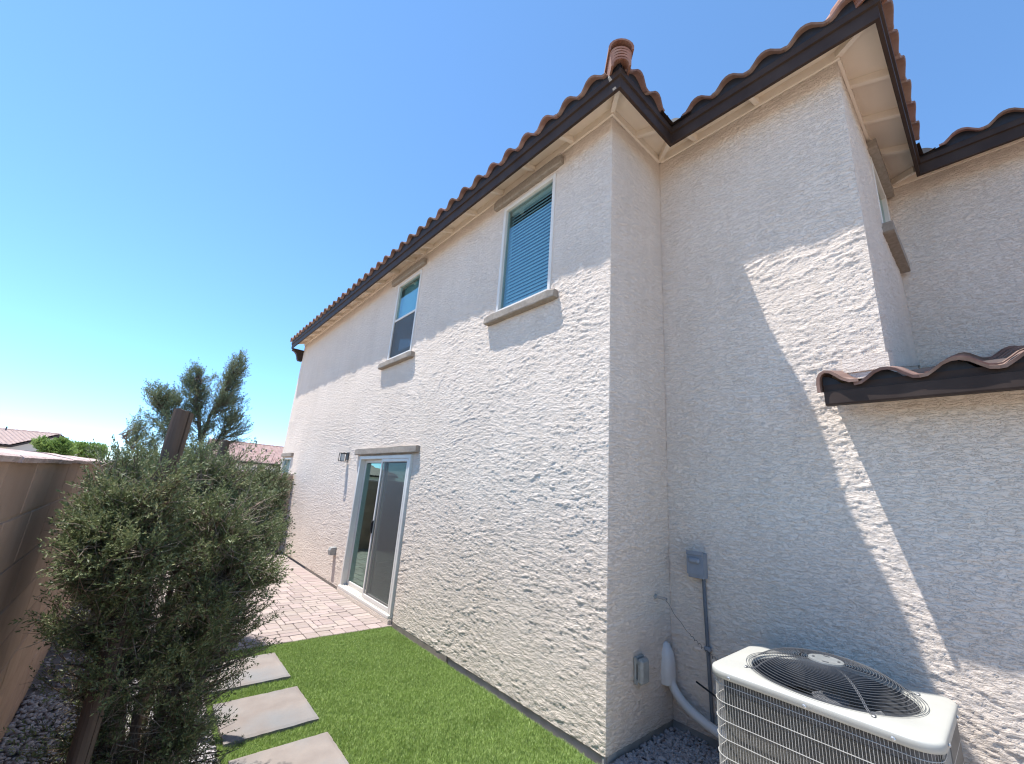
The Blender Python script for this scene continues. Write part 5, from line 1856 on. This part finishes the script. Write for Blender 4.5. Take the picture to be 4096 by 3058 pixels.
# staple near the top
stp = MB()
stp.tube([ax1 * 0.905 + (-xx1 * 0.02 - yy1 * 0.040), ax1 * 0.905 + (-yy1 * 0.046), ax1 * 0.903 + (xx1 * 0.018 - yy1 * 0.041)], 0.003, 5)
stp.build('wire_staple', 'steel', s1)
stake('wooden_stake', (-2.42, 2.0, -0.03), (-2.335, 2.0, 1.955), 0.034, 'reddish broken wooden stake behind the shrub, near the tile roof', 4, split=False)

# ------------------------------------------------------------------ beyond the wall
def far_house(loc, label, wallmat, tilemat, W_, D_, eave, ridge, rz, hip=0.0, pitch=0.33, gable_front=False, rows_tile=True):
    h = empty('house', loc, label, 'house', rz=rz)
    b = MB()
    # ridge along local x; wall box and gables
    b.add([(-W_ / 2, -D_ / 2, -0.5), (W_ / 2, -D_ / 2, -0.5), (W_ / 2, D_ / 2, -0.5), (-W_ / 2, D_ / 2, -0.5),
           (-W_ / 2, -D_ / 2, eave), (W_ / 2, -D_ / 2, eave), (W_ / 2, D_ / 2, eave), (-W_ / 2, D_ / 2, eave),
           (-W_ / 2, 0, ridge - 0.12), (W_ / 2, 0, ridge - 0.12)],
          [(0, 1, 5, 4), (2, 3, 7, 6), (1, 2, 6, 9, 5), (3, 0, 4, 8, 7)])
    b.build('wall', wallmat, h)
    ov = 0.45
    r = MB()
    hw_, run = W_ / 2 + ov, D_ / 2 + ov
    ze = ridge - (ridge - eave) * run / (D_ / 2)
    for s in (-1, 1):
        vs = [(-hw_, s * run, ze), (hw_, s * run, ze), (hw_, 0, ridge), (-hw_, 0, ridge)]
        vs += [(x, y, z - 0.14) for x, y, z in vs]
        r.add(vs, [(0, 1, 2, 3), (7, 6, 5, 4), (0, 4, 5, 1), (1, 5, 6, 2), (2, 6, 7, 3), (3, 7, 4, 0)])
    ro = r.build('roof', 'fascia', h)
    # tile surface with barrel rows and course steps
    u = np.arange(-hw_ - 0.03, hw_ + 0.04, 0.0763)
    for s in (-1, 1):
        L_ = math.hypot(run, ridge - ze)
        nco = int(L_ / 0.37)
        V, F = [], []
        off = 0
        for c in range(nco + 1):
            t0, t1 = c * 0.37 / L_, min(1.0, (c + 1) * 0.37 / L_ + 0.03)
            if t0 >= 1: break
            wave = 0.045 * np.abs(np.cos(np.pi * u / 0.305)) ** 0.8
            row = []
            for t, lift in ((t0, 0.045), (t0, 0.07), (t1, 0.035)):
                row.append(np.stack([u, np.full_like(u, s * run * (1 - t)), ze + (ridge - ze) * t + wave + lift - (0.02 if lift == 0.045 else 0)], -1))
            V.append(np.concatenate(row))
            k = len(u)
            i_ = np.arange(k - 1)
            for a_, b_ in ((0, 1), (1, 2)):
                F.append(np.stack([off + a_ * k + i_, off + a_ * k + i_ + 1, off + b_ * k + i_ + 1, off + b_ * k + i_], -1))
            off += 3 * k
        o = np_mesh('tile_slope', np.concatenate(V), np.concatenate(F), tilemat, ro)
        o['kind'] = 'stuff'
    rd = MB()
    n_r = int(2 * hw_ / 0.4)
    for i in range(n_r):
        x0_ = -hw_ + i * 2 * hw_ / n_r
        rd.tube([(x0_, 0, ridge + 0.07), (x0_ + 2 * hw_ / n_r + 0.02, 0, ridge + 0.055)], [0.12, 0.10], 8)
    ro2 = rd.build('ridge_cap', tilemat, ro)
    return h, ro

def vent_pipe(parent, p, hgt=0.5, r=0.05):
    MB().tube([p, (p[0], p[1], p[2] + hgt)], r, 8).build('vent_pipe', 'acdark', parent)

# house at the far left, gable end towards the yard
hl, rl = far_house((-9.2 - 5.64, 52.05, 0), 'cream gabled house with pinkish tile roof at the far left above the block wall', 'farwall', 'redtile', 12.0, 9.0, 2.52, 3.66, R(-20.0))
vent_pipe(rl, (3.2, -0.4, 3.5), 0.45, 0.05)
vent_pipe(rl, (-1.0, -1.6, 3.2), 0.3, 0.05)
# house straight behind: roof slope faces the yard
hr_, rr_ = far_house((10.2, 46.5, 0), 'low house with pale tile roof beyond the patio, right of the tree', 'farwall', 'fartile', 17.0, 9.0, 2.75, 4.42, R(0.0))
vent_pipe(rr_, (-5.2, -0.6, 4.25), 0.55, 0.06)
vent_pipe(rr_, (-6.4, -2.3, 3.6), 0.25, 0.07)
vent_pipe(rr_, (-5.75, -2.4, 3.55), 0.25, 0.07)
vent_pipe(rr_, (-4.4, -1.8, 3.8), 0.22, 0.07)

def far_tree(base, hgt, ells, seed, label, n_twig=500):
    t = empty('tree', (0, 0, 0), label, 'tree', 'light green trees beyond the left wall')
    bx, by, _ = base
    stems = [((bx, by, 0), (bx, by, hgt * 0.55))] + [((bx, by, hgt * 0.35), (e[0], e[1], e[2])) for e in ells]
    stems_mesh(t, stems, 0.09, 0.03, seed=seed)
    shrub(t, ells, n_twig, stems, 'lime', seed, per=7, sprig=0.17, leaf=0.07, wid=0.012, upbias=0.3, shell=0.3, twig_r=0.012)
def at(px, py, Y):
    v = _f * FPX + _r2 * (px - 2048) + _u2 * (1529 - py)
    return CAM + v * ((Y - CAM.y) / v.y)
for (pts, Yd, seed, lab) in (
        (((165, 1772, 0.16), (195, 1795, 0.28), (250, 1780, 0.20), (245, 1808, 0.36), (215, 1815, 0.36)), 22.0, 71, 'light green tree in front of the cream gable'),
        (((315, 1788, 0.14), (345, 1805, 0.30), (390, 1800, 0.25), (370, 1820, 0.4)), 24.0, 72, 'light green tree right of the cream gable, by the shrub')):
    el = []
    for (px, py, r_) in pts:
        p = at(px, py, Yd)
        el.append((p.x, p.y, p.z, r_, r_, r_ * 0.75, r_))
    mx_ = sum(e[0] for e in el) / len(el)
    far_tree((mx_, Yd, 0), 2.4, el, seed, lab)
